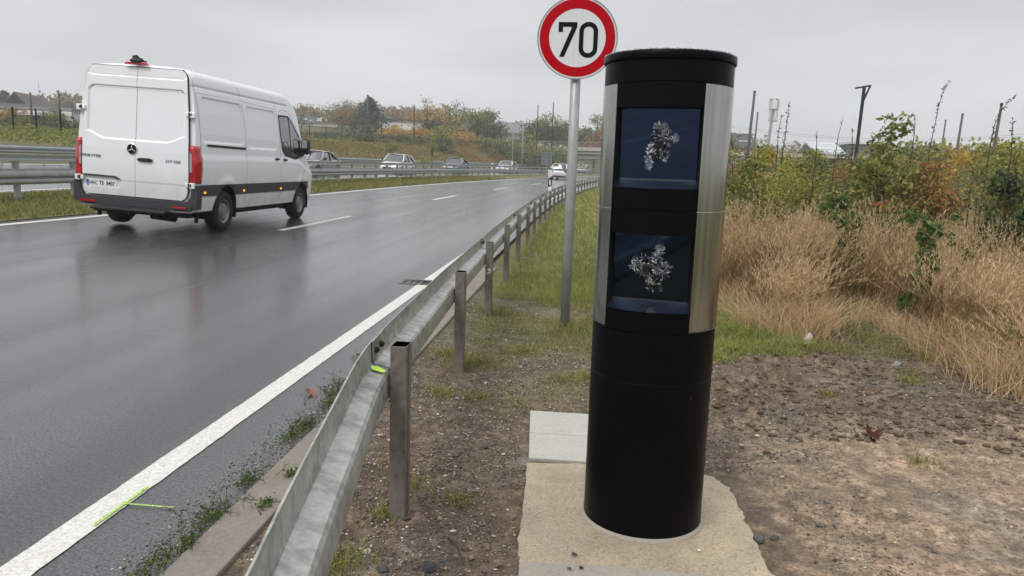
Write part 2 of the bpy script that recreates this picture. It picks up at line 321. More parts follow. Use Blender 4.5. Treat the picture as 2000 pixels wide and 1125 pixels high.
strip('edge_line', -14.95, -14.8, -60, 200, .004, M['road_paint'], 2)
strip('edge_line', -23.6, -23.45, -60, 200, .004, M['road_paint'], 2)
for k in range(-9, 14):
    y0 = 14.0+14.1*k
    if y0 < 190: strip('lane_dash', -5.83, -5.68, y0, y0+4.4, .004, M['road_paint'], .5, edge=.003, seed=10+k)
    if y0 < 190: strip('opposite_lane_dash', -19.3, -19.15, y0+5, y0+9.4, .004, M['road_paint'], 2)
strip('median_ground', -14.3, -9.95, -60, 200, .012, M['turf'], 2)
# kerb strip of concrete channel stones along the near road edge
for k in range(-3, 6):
    y0 = -.1+1.98*k+1.1
    if y0 > 10: break
    s_ = MB(); uo = [-1.43, -1.22]
    for (a, b) in ((y0, y0+1.965),):
        s_.box(-1.425+.006*random.Random(k).random(), -1.225, a, b, -.05, .052)
    o = s_.build('kerb_strip', M['kerb_conc'], bevel=.008); tag(o, kind='structure')
# road drain grate
dr = empty('road_drain', rw(-1.97, 9.13, 0)); tag(dr, 'dark iron drain grate interrupting the white edge line beside the guardrail', 'drain')
b = MB(); b.box(-.24, .24, -.17, -.14, -.02, .012); b.box(-.24, .24, .14, .17, -.02, .012); b.box(-.24, -.21, -.14, .14, -.02, .012); b.box(.21, .24, -.14, .14, -.02, .012); b.build('frame', M['galv_post'], dr)
b = MB(); b.box(-.21, .21, -.14, .14, -.02, -.001)
b.build('shaft', M['gap'], dr)
b = MB()
for i in range(6): b.box(-.2+.07*i, -.17+.07*i, -.14, .14, -.0005, .009)
b.build('grate', M['black_plastic'], dr)
# spray marks
def mark(poly, name, z=.009):
    b = MB(); n = len(poly); b.add([rw(u, y, z) for u, y in poly], [tuple(range(n))]); o = b.build(name, M['neon2']); tag(o, kind='structure')
rn = random.Random(4)
def rough_line(p, q, w):
    a = []; c = []; N_ = 40
    for i in range(N_+1):
        t = i/N_; x = p[0]+(q[0]-p[0])*t; y = p[1]+(q[1]-p[1])*t; dx, dy = q[0]-p[0], q[1]-p[1]; l_ = math.hypot(dx, dy); nx, ny = -dy/l_, dx/l_
        ww = w*(.7+.5*rn.random())/2; a.append((x+nx*ww, y+ny*ww)); c.append((x-nx*ww, y-ny*ww))
    return a+c[::-1]
mark(rough_line((-1.852, 2.62), (-1.852, 2.99), .015), 'spray_line')
mark(rough_line((-1.845, 2.82), (-1.64, 2.83), .011), 'spray_tick', .0095)
# near verge patch: mud, fine grid
gx = np.arange(-1.30, 7.05, .018); gy = np.arange(.85, 9.55, .018)
X, Y = np.meshgrid(gx, gy); shp = X.shape
def padmask(X, Y):   # inside the concrete footing
    return None
def verge_z(X, Y):
    n1 = vnoise(X, Y, .9, 1, 4)-.5; n2 = vnoise(X, Y, .12, 2, 4, .6)-.5; n3 = vnoise(X, Y, .035, 3, 2)-.5
    clod = np.clip((vnoise(X, Y, .75, 5, 3)-.45)*4, 0, 1)*np.clip((Y-3.9)/1.2, 0, 1)*np.clip((X-.6)/.5, 0, 1)*np.clip((8.2-Y)/1.2, .25, 1)
    z = .04*n1+.026*n2+.012*n3+clod*(.085*np.clip(vnoise(X, Y, .09, 7, 3, .6)-.4, 0, 1)*2.2)
    k = np.clip((X+1.02)/.15, 0, 1); z = z*k+(1-k)*.03+0*z
    # level round the footing
    d = np.maximum(np.maximum(-.22-X, X-.95), np.maximum(2.2-Y, Y-4.7)); m = np.clip(d/.15, 0, 1); z = z*m+(1-m)*(-.012)
    e = np.minimum.reduce([np.clip((X+1.3)/.05, 0, 1), np.clip((7.0-X)/.6, 0, 1), np.clip((9.5-Y)/.8, 0, 1)])
    return z*e+(1-e)*(-.004)
def verge_col(X, Y):
    n1 = vnoise(X, Y, .8, 21, 4); n2 = vnoise(X, Y, .25, 22, 4); n3 = vnoise(X, Y, .06, 23, 3)
    dark = np.array([.115, .076, .048]); mid = np.array([.205, .150, .104]); tan = np.array([.42, .305, .205]); grn = np.array([.085, .095, .03]); gry = np.array([.20, .18, .155])
    sand = np.clip((X-.75)/.4, 0, 1)*np.clip((5.0+.8*(n1-.5)-Y)/.6, 0, 1); sand = np.clip(sand*(.6+1.3*n1), 0, 1)
    c = dark+(mid-dark)*np.clip((n2*.45+n3*.75)*1.5-.35, 0, 1)[..., None]
    c = c+(tan-c)*(sand*np.clip(.62+.45*n2, 0, 1))[..., None]
    c = c+(gry-c)*np.clip((vnoise(X, Y, .5, 25, 3)-.62)*5, 0, .45)[..., None]
    g = np.clip((Y-4.2)/2.5, 0, 1)*np.clip((.9-X)/.6, 0, 1)+np.clip((Y-6.3)/1.0, 0, 1); g = np.clip(g*(n1*2.2-.35), 0, .9)
    c = c+(grn-c)*g[..., None]
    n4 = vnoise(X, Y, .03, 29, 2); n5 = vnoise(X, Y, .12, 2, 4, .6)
    return c*(np.clip(.40+1.25*n3, .3, 1.5)*np.clip(.5+1.0*n4, .4, 1.4)*np.clip(.72+.56*n5, .7, 1.2))[..., None]*.98  # hollows of the height noise painted darker, standing in for relief shade
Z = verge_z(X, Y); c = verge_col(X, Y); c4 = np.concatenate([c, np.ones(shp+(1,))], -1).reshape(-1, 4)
idx = np.arange(X.size).reshape(shp); F = np.stack([idx[:-1, :-1], idx[:-1, 1:], idx[1:, 1:], idx[1:, :-1]], -1).reshape(-1, 4)
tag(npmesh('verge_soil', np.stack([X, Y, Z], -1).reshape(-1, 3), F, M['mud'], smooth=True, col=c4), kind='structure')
def vz(x, y):
    if -1.3 < x < 7 and .85 < y < 9.5: return float(verge_z(np.array([x]), np.array([y]))[0])
    return ground(x, y)
# footing
ft = empty('pillar_footing', (0, 0, 0)); tag(ft, 'sandy concrete footing slab under the black camera pillar', 'concrete slab')
rg = np.random.default_rng(3)
b = MB(); outl = [(-.16, 2.2), (-.174, 2.62), (-.196, 2.8), (-.208, 3.15), (-.225, 3.70), (0, 3.73), (.3, 3.745), (.60, 3.73), (.70, 3.68), (.765, 3.55), (.772, 3.3), (.768, 3.05), (.775, 2.8), (.82, 2.6), (.85, 2.2)]
ol = []
for i in range(len(outl)):
    p, q = outl[i], outl[(i+1) % len(outl)]
    for k in range(8):
        t = k/8; j = .003 if p[0] < 0 else .006
        ol.append((p[0]+(q[0]-p[0])*t+rg.normal(0, j), p[1]+(q[1]-p[1])*t+rg.normal(0, j)))
b.prism(ol, lambda a, c_, d: (a, c_, d), -.1, .008); b.build('footing_slab', M['concrete_fresh'], ft, bevel=.006)
b = MB(); b.prism([(-.168, 2.3), (-.181, 2.70), (.2, 2.725), (.55, 2.71), (.80, 2.66), (.84, 2.3)], lambda a, c_, d: (a, c_, d), .0, .0105); b.build('screed_edge', M['concrete_old'], ft)
b = MB(); b.lathe([(.268, .0085), (.264, .017), (.257, .020), (.25, .020)], (.316, 3.2, 0), 64); b.build('mortar_ring', M['concrete_old'], ft, smooth=True)
for k, (y0, y1) in enumerate(((3.775, 4.155), (4.163, 4.56))):
    b = MB(); xl_ = lambda y: -.226-.062*(y-3.77); b.prism([(xl_(y0), y0), (.22, y0), (.22, y1), (xl_(y1), y1)], lambda a, c_, d: (a, c_, d), -.05, .006); o = b.build('paving_slab', M['slab'], bevel=.004)
    tag(o, ['wet grey paving slab touching the sandy footing behind the black pillar', 'farther wet grey paving slab at the edge of the gravel'][k], 'paving slab', 'paving slabs behind the pillar')
# ------------------------------------------------------------------ near guardrail
def XR(y):
    return lerp(y, [-6, 1.0, 1.25, 1.6, 2.9, 3.5, 5.25, 7.5, 9.5, 13, 18, 26, 34], [-.0, -.55, -.585, -.65, -.865, -.905, -.99, -1.06, -1.12, -1.19, -1.25, -1.27, -1.28])+Cv(y)
RAILP = [(.006, .748), (0, .745), (.004, .662), (.010, .650), (.076, .634), (.086, .622), (.090, .602), (.088, .535), (.085, .515), (.075, .502), (.025, .485), (.004, .47), (.0, .455), (-.002, .43)]
gr = empty('guardrail', (0, 0, 0)); tag(gr, 'near galvanised guardrail on brown posts running beside the white edge line', 'guardrail')
def hexbolt(b, c, ax, r=.014, h=.016):
    c = np.array(c, float); ax = np.array(ax, float); b.tube([c, c+ax*h], r, 6); b.tube([c+ax*h, c+ax*(h+.006)], r*.5, 6)
ends = [-1.75+4.85*k for k in range(0, 31)]
for k in range(len(ends)-1):
    y0, y1 = ends[k], ends[k+1]+.16; b = MB(); st = .25 if y0 < 12 else 1.2
    yy = np.linspace(y0, y1, max(3, int((y1-y0)/st)+1)); path = []
    for i, y in enumerate(yy):
        q = .0045*(1 if y < y0+.2 else 0)+(-.0 if y < y1-.2 else -.0045)
        path.append(lambda d, z, y=y, q=q: (XR(y)+d*1.0+q, y, z+Hv(y)))
    b.sweep(RAILP, path); o = b.build('rail_segment', M['galv_rail'], gr, auto=28)
    md = o.modifiers.new('thick', 'SOLIDIFY'); md.thickness = .004
    if y0 < 25:
        ys_ = ends[k]+.08
        for dy, z in ((-.035, .70), (.075, .70), (-.035, .45), (.075, .45)):
            b = MB(); hexbolt(b, (XR(ys_+dy)+.004, ys_+dy, z), (1, 0, 0)); b.build('bolt', M['black_plastic'], o)
        b = MB(); yb = ys_+.085
        b.sweep([(d+.003, z+.001) for d, z in RAILP], [lambda d, z, y=y: (XR(y)+d, y, z) for y in (ys_-.082, ys_-.078)]); b.build('lap_seam', M['gap'], o)
b = MB(); b.prism([(0, .0), (.03, .015), (.075, -.02), (.06, -.05), (.02, -.045)], lambda a, c_, d: (XR(3.1)+.015+a, 3.03+c_*.9, .6585-a*.2+d), 0, .001); b.build('spray_dab', M['neon'], gr)
def cpost(b, w=.068, dp=.10, h=.75, z0=-.15, t=.005):
    P_ = [(0, 0), (w, 0), (w, dp*.42), (w-t, dp*.42), (w-t, t), (t, t), (t, dp-t), (w-t, dp-t), (w-t, dp*.58), (w, dp*.58), (w, dp), (0, dp)]
    b.prism(P_, lambda a, c_, d: (a, c_, d), z0, h)
b = MB(); cpost(b); me0 = None; ylist = [3.02, 5.32, 7.55, 9.95, 12.3, 14.85]
while ylist[-1] < 128: ylist.append(ylist[-1]+2.36)
for i, y in enumerate(ylist):
    if i == 0: o = b.build('post', M['galv_post'], gr, bevel=.003); p0 = o
    else: o = p0.copy(); COL.objects.link(o); o.parent = gr
    o.location = (XR(y)+.097, y, Hv(y)); o.rotation_euler = (0, 0, -dC(y))
    if i < 5:
        c_ = MB(); hexbolt(c_, (.002, .035, .57), (-1, 0, 0), .012, .012); c_.build('post_bolt', M['galv'], o)
    if i == 2:
        c_ = MB(); c_.prism([(0, 0), (.045, .01), (.05, .06), (.01, .055)], lambda a, q, d: (.016+a*.8, -.0015+d, .43+q), -.001, 0); c_.build('sticker', M['plate_white'], o)
        c_ = MB(); c_.prism([(0, 0), (.03, .018), (.0, .035)], lambda a, q, d: (.022+a*.8, -.003+d, .44+q), -.001, 0); c_.build('sticker_print', mat('sticker_green', (.02, .25, .15), .5), o)
# ------------------------------------------------------------------ median and far guardrails
WP = [(0, .71), (0, .67), (-.035, .645), (-.075, .63), (-.08, .61), (-.08, .56), (-.075, .545), (0, .525), (0, .5), (-.075, .48), (-.08, .465), (-.08, .42), (-.075, .405), (0, .385), (0, .36)]
md_ = empty('guardrail', (0, 0, 0)); tag(md_, 'two tier grey guardrail in the grassy median behind the white van', 'guardrail')
UM = -12.95
def sweepu(b, P_, u0, y0, y1, st, closed=False, sgn=1):
    yy = np.linspace(y0, y1, int((y1-y0)/st)+1)
    b.sweep([(d, z) for d, z in P_], [lambda d, z, y=y: rw(u0, y)*np.array([1, 1, 1])+np.array([-d*sgn, 0, z]) for y in yy], closed)
b = MB(); sweepu(b, WP, UM+.085, -6, 150, 1.2); o = b.build('lower_rail', M['galv_old'], md_, auto=40)
b = MB(); sweepu(b, WP, UM-.085, -6, 150, 1.2, sgn=-1); o = b.build('lower_rail', M['galv_old'], md_, auto=40)
b = MB(); sweepu(b, [(-.1, .89), (-.1, .93), (-.085, .945), (-.085, .99), (-.1, 1.01), (-.1, 1.05), (.1, 1.05), (.1, 1.01), (.085, .99), (.085, .945), (.1, .93), (.1, .89)], UM, -6, 150, 1.2, True); b.build('upper_beam', M['galv_old'], md_, auto=40)
b = MB(); b.box(-.045, .045, -.06, .06, -.2, .895); pp = None; y = 16.35-1.95*5
for i in range(68):
    if pp is None: pp = o = b.build('post', M['galv_old'], md_)
    else: o = pp.copy(); COL.objects.link(o); o.parent = md_
    o.location = tuple(rw(UM, y)); o.rotation_euler = (0, 0, -dC(y)); y += 1.95 if i != 4 else 1.95
fg = empty('guardrail', (0, 0, 0)); tag(fg, 'farthest guardrail at the foot of the bank beyond the opposite road', 'guardrail')
b = MB(); sweepu(b, [(d, z+.04) for d, z in WP], -24.5, 0, 150, 1.5); b.build('rail', M['galv_old'], fg, auto=40)
pp = None; b = MB(); b.box(-.05, -.002, -.05, .05, -.3, .72)
for i in range(60):
    y = 6+2.4*i
    if pp is None: pp = o = b.build('post', M['galv_old'], fg)
    else: o = pp.copy(); COL.objects.link(o); o.parent = fg
    o.location = tuple(rw(-24.53, y))
# ------------------------------------------------------------------ speed sign
sg = empty('speed_limit_sign', (-.131, 7.12, 0)); tag(sg, 'round red and white speed limit sign 70 on a grey steel post', 'road sign')
b = MB(); b.tube([(0, 0.0, -.2), (.002, 0.0, 1.4), (.0, 0.0, 2.95)], .046, 24, True); b.build('post', M['galv'], sg, smooth=True)
SC = np.array([.0, -.062, 2.665]); DR = .357
def disc(b, r, y, th, n=96): b.lathe([(0, y-th), (r, y-th), (r, y), (0, y)], (SC[0], SC[1], SC[2]), n, 'y')
b = MB(); b.lathe([(0, .012), (DR-.006, .012), (DR, .006), (DR+.003, -.006), (DR-.003, -.008), (DR-.008, .0), (0, .0)], tuple(SC), 96, 'y'); b.build('panel', M['galv_old'], sg, auto=40)
b = MB(); b.lathe([(0, -.001), (DR-.009, -.001)], tuple(SC), 96, 'y'); b.build('white_face', M['sign_white'], sg)
b = MB(); b.lathe([(.252, -.0022), (.337, -.0022)], tuple(SC), 96, 'y'); b.build('red_ring', M['sign_red'], sg)
# seams
K_ = .357/440.   # px of zoomed crop to metres: disc radius ~440 px, centre (715,437)
def sp(px, py): return (px-717)*K_, -(py-420)*K_-.008
def onface(poly, dd): return lambda a, c_, d: (SC[0]+a, SC[1]-dd-d, SC[2]+c_)
seven = [sp(*p) for p in [(507, 243), (712, 243), (712, 292), (578, 613), (524, 613), (655, 294), (556, 294), (556, 349), (507, 349)]]
b = MB(); b.prism(seven, onface(None, .0026), 0, .0006); b.build('digit_seven', M['ink'], sg)
def zero(cx, cy, w, h, r, n=14):
    P_ = []
    for (sx_, sy_, a0) in ((1, 1, 0), (-1, 1, 90), (-1, -1, 180), (1, -1, 270)):
        for k in range(n+1):
            a = math.radians(a0+90*k/n); P_.append((cx+sx_*(w-r)+r*math.cos(a), cy+sy_*(h-r)+r*math.sin(a)))
    return P_
cx, cy = sp(839, 428); o_ = zero(cx, cy, 103*K_, 190*K_, 100*K_); i_ = zero(cx, cy, 54*K_, 140*K_, 52*K_); n = len(o_)
b = MB(); f = onface(None, .0026); b.add([f(a, c_, .0006) for a, c_ in o_+i_], [(k, (k+1) % n, n+(k+1) % n, n+k) for k in range(n)]); b.build('digit_zero', M['ink'], sg)
b = MB()
for px in (700, 762): x0, z0 = sp(px, 120); x1, z1 = sp(px-22, 700); b.prism([(x0, z0), (x0+.0015, z0), (x1+.0015, z1), (x1, z1)], onface(None, .0012), 0, .0002)
b.build('face_seam', M['galv_old'], sg)
b = MB()
for z in (2.52, 2.81): b.box(-.06, .06, -.052, .055, z-.02, z+.02)
b.build('clamp', M['galv'], sg)
# ------------------------------------------------------------------ speed camera pillar
PC = (.316, 3.2, 0); PR = .2545; PH = 1.965
pl = empty('speed_camera_pillar', PC, 0); tag(pl, 'tall black cylindrical speed camera pillar with two smashed blue windows', 'speed camera')
FA = math.radians(-90-13.5)      # facing azimuth
HA = math.radians(40.5)          # half opening
def ring(b, r0, z0, z1, a0, a1, n=64, th=.004, r1=None):
    b.lathe([(r0-th, z0), (r0, z0), (r1 or r0, z1), (r0-th, z1)], (0, 0, 0), n, 'z', a0, a1)
full = (0, 2*math.pi)
WZ = [(1.438, 1.746), (.957, 1.262)]     # window openings
b = MB(); b.lathe([(PR, .0), (PR, .665), (PR-.002, .667), (PR-.002, .670), (PR, .672), (PR, .872)], n=96); b.build('lower_tube', M['pillar_black'], pl, auto=40)
b = MB(); b.lathe([(PR, .875), (PR, WZ[1][0]), (PR-.08, WZ[1][0])], n=60, a0=FA-HA, a1=FA+HA); b.build('lower_sill_band', M['pillar_black'], pl, auto=40)
b = MB(); b.lathe([(PR-.08, WZ[1][1]), (PR, WZ[1][1]), (PR, 1.352), (PR-.0025, 1.354), (PR-.0025, 1.357), (PR, 1.359), (PR, WZ[0][0]), (PR-.08, WZ[0][0])], n=60, a0=FA-HA, a1=FA+HA); b.build('middle_band', M['pillar_black'], pl, auto=40)
b = MB(); b.lathe([(PR-.08, WZ[0][1]), (PR, WZ[0][1]), (PR, 1.838)], n=60, a0=FA-HA, a1=FA+HA); b.build('upper_band', M['pillar_black'], pl, auto=40)
b = MB(); b.lathe([(PR-.001, 1.84), (PR+.001, 1.841), (PR+.001, 1.917), (PR-.004, 1.919), (PR-.004, 1.924)], n=96); b.build('head_tube', M['pillar_black'], pl, auto=40)
b = MB(); b.lathe([(PR-.005, 1.9245), (PR+.007, 1.9245), (PR+.008, 1.927), (PR+.008, 1.950), (PR+.003, 1.956), (PR-.06, 1.962), (0, 1.964)], n=96); b.build('cap', M['pillar_black'], pl, auto=50)
for s_ in (-1, 1):
    b = MB(); a0 = FA+s_*HA; a1 = FA+s_*math.radians(150)
    z0 = .882
    lo, hi = min(a0, a1), max(a0, a1)
    zs = [z0, 1.355, 1.356, 1.357, 1.835]
    b.lathe([(PR-.003, z0), (PR+.0035, z0), (PR+.0035, 1.3545), (PR+.0025, 1.356), (PR+.0035, 1.3575), (PR+.0035, 1.835), (PR-.003, 1.835)], n=90, a0=lo, a1=hi)
    b.build('steel_panel', M['steel'], pl, auto=10)
    b = MB(); b.lathe([(PR-.001, .874), (PR-.001, 1.84)], n=60, a0=lo, a1=hi); b.build('inner_shell', M['gap'], pl, smooth=True)
# recess jambs and window panes (flat panes, leaning forward at the top)
fx, fy = math.cos(FA), math.sin(FA); tx, ty = -math.sin(FA), math.cos(FA)     # outward normal and right-hand tangent
def pf(s, d, z): return (fx*d+tx*s, fy*d+ty*s, z)       # s sideways, d distance from axis, z
rgs = np.random.default_rng(11)
for k, (z0, z1) in enumerate(WZ):
    hw = PR*math.sin(HA); dch = PR*math.cos(HA)
    b = MB()
    for s_ in (-1, 1):
        b.add([pf(s_*hw, dch, z0), pf(s_*hw, dch, z1), pf(s_*(hw-.013), dch-.055, z1), pf(s_*(hw-.013), dch-.055, z0)], [(0, 1, 2, 3)])
    b.add([pf(-hw, dch-.055, z0-.01), pf(hw, dch-.055, z0-.01), pf(hw, dch-.055, z1+.01), pf(-hw, dch-.055, z1+.01)], [(0, 1, 2, 3)])
    b.build('recess_frame', M['gap'], pl)
    tilt = math.tan(math.radians((4.0, 5.5)[k])); wv = hw-.016; zb = z0+.036; dz = z1-zb
    def pane(s, z, o=0.): return pf(s, dch-.045+(z-zb)*tilt+o, z)
    b = MB(); b.add([pane(-wv, zb), pane(wv, zb), pane(wv, z1-.002), pane(-wv, z1-.002)], [(0, 1, 2, 3)]); pn = b.build('window_pane', M['blue_glass'], pl)
    b = MB(); b.add([pane(-wv, zb-.002, .002), pane(wv, zb-.002, .002), pane(wv, zb+.0015, .003), pane(-wv, zb+.0015, .003)], [(0, 1, 2, 3)]); b.build('pane_trim', M['chrome'], pl)
    # sloping sill, circular segment
    b = MB(); N_ = 40; vs = []; fs = []
    for i in range(N_+1):
        a = -HA+2*HA*i/N_; vs.append(pf(PR*math.sin(a)*.998, PR*math.cos(a)+.0005, z0+.002)); vs.append(pf(max(-wv-.01, min(wv+.01, PR*math.sin(a))), dch-.043, zb-.001))
    fs = [(2*i, 2*i+2, 2*i+3, 2*i+1) for i in range(N_)]
    b.add(vs, fs); b.build('sill', mat('sill_black', (.008, .011, .018), .3, spec=.4), pl)
    # shattered crater: jagged glass chips in overlapping rings
    blobs = [[(.000, .50, .028, .032, 0), (.010, .62, .024, .020, 0), (.018, .44, .020, .020, 0), (-.006, .36, .022, .014, 0), (-.032, .36, .010, .020, 1), (-.038, .26, .010, .015, 1), (-.036, .18, .004, .008, 1), (.004, .72, .018, .016, 1), (.028, .60, .010, .022, 1), (.024, .36, .012, .014, 1), (.062, .59, .009, .010, 1)],
             [(-.018, .46, .034, .028, 0), (.000, .34, .026, .022, 0), (.018, .26, .020, .012, 0), (.022, .18, .024, .008, 0), (-.040, .56, .026, .022, 1), (.036, .52, .026, .022, 1), (.046, .44, .018, .020, 1), (.018, .66, .012, .012, 1), (.030, .74, .010, .014, 1), (.034, .82, .010, .006, 1), (-.066, .50, .014, .010, 1)]][k]
    for kind, nm, mt_ in ((1, 'crack_fringe', 'shard_light'), (0, 'shattered_glass', 'shard')):
        b = MB()
        for (s0, tt, rx, rz, kd) in blobs:
            if kd != kind: continue
            rx, rz = rx*(1.12+.2*kd), rz*(1.12+.2*kd)
            zc = zb+dz*tt
            for i in range(85 if kd == 0 else 60):
                a = rgs.random()*6.283; q = math.sqrt(rgs.random())*(1.15 if kd == 0 else 1.25); s = s0+rx*q*math.cos(a); z = zc+rz*q*math.sin(a)
                if abs(s) > wv-.004 or z > z1-.01: continue
                sz = (.0018+.0065*rgs.random()**1.6)*(1.15 if kd == 0 else .85); a2 = rgs.random()*6.28; m_ = 3 if rgs.random() < .6 else 4; c_ = []
                for j in range(m_):
                    aj = a2+6.283*j/m_+rgs.normal(0, .35); rj = sz*(.5+rgs.random()); er, et = rj*math.cos(aj)*1.7, rj*math.sin(aj)*.75; c_.append(pane(s+er*math.cos(a)-et*math.sin(a), z+er*math.sin(a)+et*math.cos(a), .0015+.0032*rgs.random()*(1 if kd == 0 else .6)))
                b.add(c_, [tuple(range(m_))])
        b.build(nm, M[mt_], pn)
    b = MB()
    for i in range(70):
        (s0, tt, rx, rz, kd) = blobs[rgs.integers(0, len(blobs))]; a = rgs.random()*6.283; zc = zb+dz*tt; q0 = .8; q1 = 1.25+rgs.random()**2*.9; w = .0008+.0009*rgs.random(); ca, sa = math.cos(a), math.sin(a)
        P_ = [(s0+rx*q0*ca-w*sa, zc+rz*q0*sa+w*ca), (s0+rx*q0*ca+w*sa, zc+rz*q0*sa-w*ca), (s0+rx*q1*ca, zc+rz*q1*sa)]
        if max(abs(p[0]) for p in P_) < wv-.003 and all(zb < p[1] < z1-.008 for p in P_): b.add([pane(p[0], p[1], .0012) for p in P_], [(0, 1, 2)])
    b.build('cracks', M['shard_light'], pn)
    b = MB(); s0, tt, rx, rz, _ = blobs[0]; zc = zb+dz*tt; c_ = []
    for j in range(14): a = 6.283*j/14; rj = .75+.5*rgs.random(); c_.append(pane(s0+rx*rj*math.cos(a), zc+rz*rj*math.sin(a), .0008))
    b.add(c_, [tuple(range(14))]); b.build('hole', M['gap'], pn)
    b = MB(); c_ = []
    for j in range(11): a = 6.283*j/11; rj = .34+.36*rgs.random(); c_.append(pane(s0+rx*rj*math.cos(a), zc+rz*rj*math.sin(a), .0095))
    b.add(c_, [tuple(range(11))]); b.build('hole', M['gap'], pn)
# water beads, one mesh
def beads(name, pts, parent):
    V = []; F = []
    for (p, n_, r) in pts:
        n_ = np.array(n_)/np.linalg.norm(n_); a = np.cross(n_, (0.1, .2, 1)); a /= np.linalg.norm(a); c_ = np.cross(n_, a); o = len(V); p = np.array(p)
        for rr, hh in ((1, 0), (.75, .5)):
            for k in range(6):
                q = k*math.pi/3; V.append(p+(a*math.cos(q)+c_*math.sin(q))*r*rr+n_*r*hh*.7)
        V.append(p+n_*r*.62)
        for k in range(6): F.append((o+k, o+(k+1) % 6, o+6+(k+1) % 6, o+6+k)); F.append((o+6+k, o+6+(k+1) % 6, o+12, o+12))
    return V, F
pts = []
for i in range(2600):
    a = FA+rgs.uniform(-1.7, 1.9); z = rgs.uniform(.45, 1.91)
    if rgs.random() > (.25+.75*min(1, max(0, (z-.8)/1.0))): continue
    da = abs((a-FA)); inw = da < HA
    if inw and any(z0 < z < z1 for z0, z1 in WZ): continue
    if inw and z < 1.83 and rgs.random() < .92: continue
    if z > 1.84 and rgs.random() < .5: continue
    R_ = PR+(.0035 if (not inw and .88 < z < 1.835) else .001 if z > 1.84 else 0)
    pts.append(((R_*math.cos(a), R_*math.sin(a), z), (math.cos(a), math.sin(a), 0), rgs.uniform(.0007, .0019 if not inw and z < 1.83 else .0012)))
for i in range(220):
    a = FA+rgs.uniform(-1.7, 1.8); pts.append((((PR+.004)*math.cos(a), (PR+.003)*math.sin(a), 1.954+rgs.uniform(-.002, .004)), (math.cos(a)*.4, math.sin(a)*.4, 1), rgs.uniform(.002, .0045)))
for i in range(90):
    a = FA+HA+rgs.uniform(.02, 1.2)*(1 if i % 3 else -1)+(0 if i % 3 else -2*HA); pts.append((((PR+.005)*math.cos(a), (PR+.005)*math.sin(a), .884), (math.cos(a), math.sin(a), -.3), rgs.uniform(.002, .0035)))
V, F = beads('b', pts, pl)
me = bpy.data.meshes.new('water_beads'); me.from_pydata([tuple(v) for v in V], [], [f if f[2] != f[3] else f[:3] for f in F]); me.materials.append(M['water']); me.polygons.foreach_set('use_smooth', [True]*len(me.polygons))
o = bpy.data.objects.new('water_beads', me); COL.objects.link(o); o.parent = pl; o['kind'] = 'stuff'
# ------------------------------------------------------------------ white van
VS = 1.08
HWZ = [(.955, .40), (.985, .62), (1.0, .90), (1.005, 1.15), (1.0, 1.28), (.982, 1.36), (.965, 1.7), (.935, 2.05), (.905, 2.3), (.875, 2.47), (.86, 2.55), (.84, 2.62), (.80, 2.68), (.74, 2.715), (.62, 2.738), (.4, 2.752), (0, 2.762)]
def hw0(z): return lerp(z, [q[1] for q in HWZ], [q[0]*VS for q in HWZ])
def wf(y): return lerp(y, [0, .05, .12, 4.5, 4.9, 5.3, 5.6, 5.8, 5.93], [.975, .99, 1, 1, .985, .95, .90, .82, .70])
def zt(y): return lerp(y, [0, .03, .12, 3.9, 4.2, 4.45, 4.65, 5.15, 5.3, 5.6, 5.85, 5.93], [2.70, 2.735, 2.762, 2.762, 2.72, 2.62, 2.46, 1.66, 1.50, 1.32, 1.08, .85])
def srec(y, z):
    d = 0.
    def rr(y0, y1, z0, z1, r, e):
        cx_, cz = (y0+y1)/2, (z0+z1)/2; qx = abs(y-cx_)-(y1-y0)/2+r; qz = abs(z-cz)-(z1-z0)/2+r
        sd = math.hypot(max(qx, 0), max(qz, 0))+min(max(qx, qz), 0)-r
        return min(1, max(0, -sd/e))
    d -= .020*rr(.20, 1.74, 1.55, 2.30, .09, .035); d -= .020*rr(1.93, 3.28, 1.50, 2.28, .09, .035)
    if .25 < y < 1.70 or 1.98 < y < 3.22: d -= .016*math.exp(-((z-(2.292 if y < 1.8 else 2.272))/.012)**2)  # added groove, shaped so shade draws a dark line along the panel tops
    if y < 4.0: d -= .016*math.exp(-((z-2.46)/.018)**2); d -= .007*min(1, max(0, (z-2.36)/.02))*(1 if z < 2.46 else 0)
    for yc in (1.04, 4.72):
        r = math.hypot(y-yc, z-.37); d += .022*math.exp(-((r-.52)/.085)**2)*(1 if z > .8 else .3)
    return d
def side(y, z, o=0.):
    top = zt(y); zb = .95
    zq = z if z < zb else zb+(z-zb)*(2.762-zb)/max(top-zb, .05)
    zq = min(zq, 2.762)
    return (hw0(zq)+o+(srec(y, z) if z < 2.6 else 0))*wf(y)
van = empty('van', rw(-7.53, 12.18), 0); van.rotation_euler = (0, math.radians(2.6), 0); van.location[2] += .015
tag(van, 'tall white panel van with rear doors closed driving in the left lane', 'van')
yy = sorted(set([0, .015, .03, .05]+[round(.08+.03*i, 3) for i in range(193)]+[5.86, 5.9, 5.93]))
yy = [y for y in yy if y <= 5.93]
zp = [(.90*1, .36)]
RG = [(0, .34), (.5, .34)]   # floor
zl = [.40+.03*i for i in range(35)]+[1.45+.0125*i for i in range(100)]; zl = [z for z in zl if z < 2.53]
def ringpts(y):
    top = zt(y); P_ = [(0, .36), (.6*wf(y), .36), (.90*VS*wf(y), .37)]
    for z in zl:
        z2 = z if z < .95 else .95+(z-.95)*(top-.95)/(2.762-.95)
        P_.append((side(y, z2), z2))
    for t in np.linspace(0, 1, 14)[1:]:
        z = 2.53+(2.762-2.53)*math.sin(t*math.pi/2); z2 = .95+(z-.95)*(top-.95)/(2.762-.95); 
        w_ = lerp(z, [q[1] for q in HWZ], [q[0]*VS for q in HWZ])*wf(y) if t < 1 else 0
        P_.append((w_, z2))
    return P_
V = []; W = None
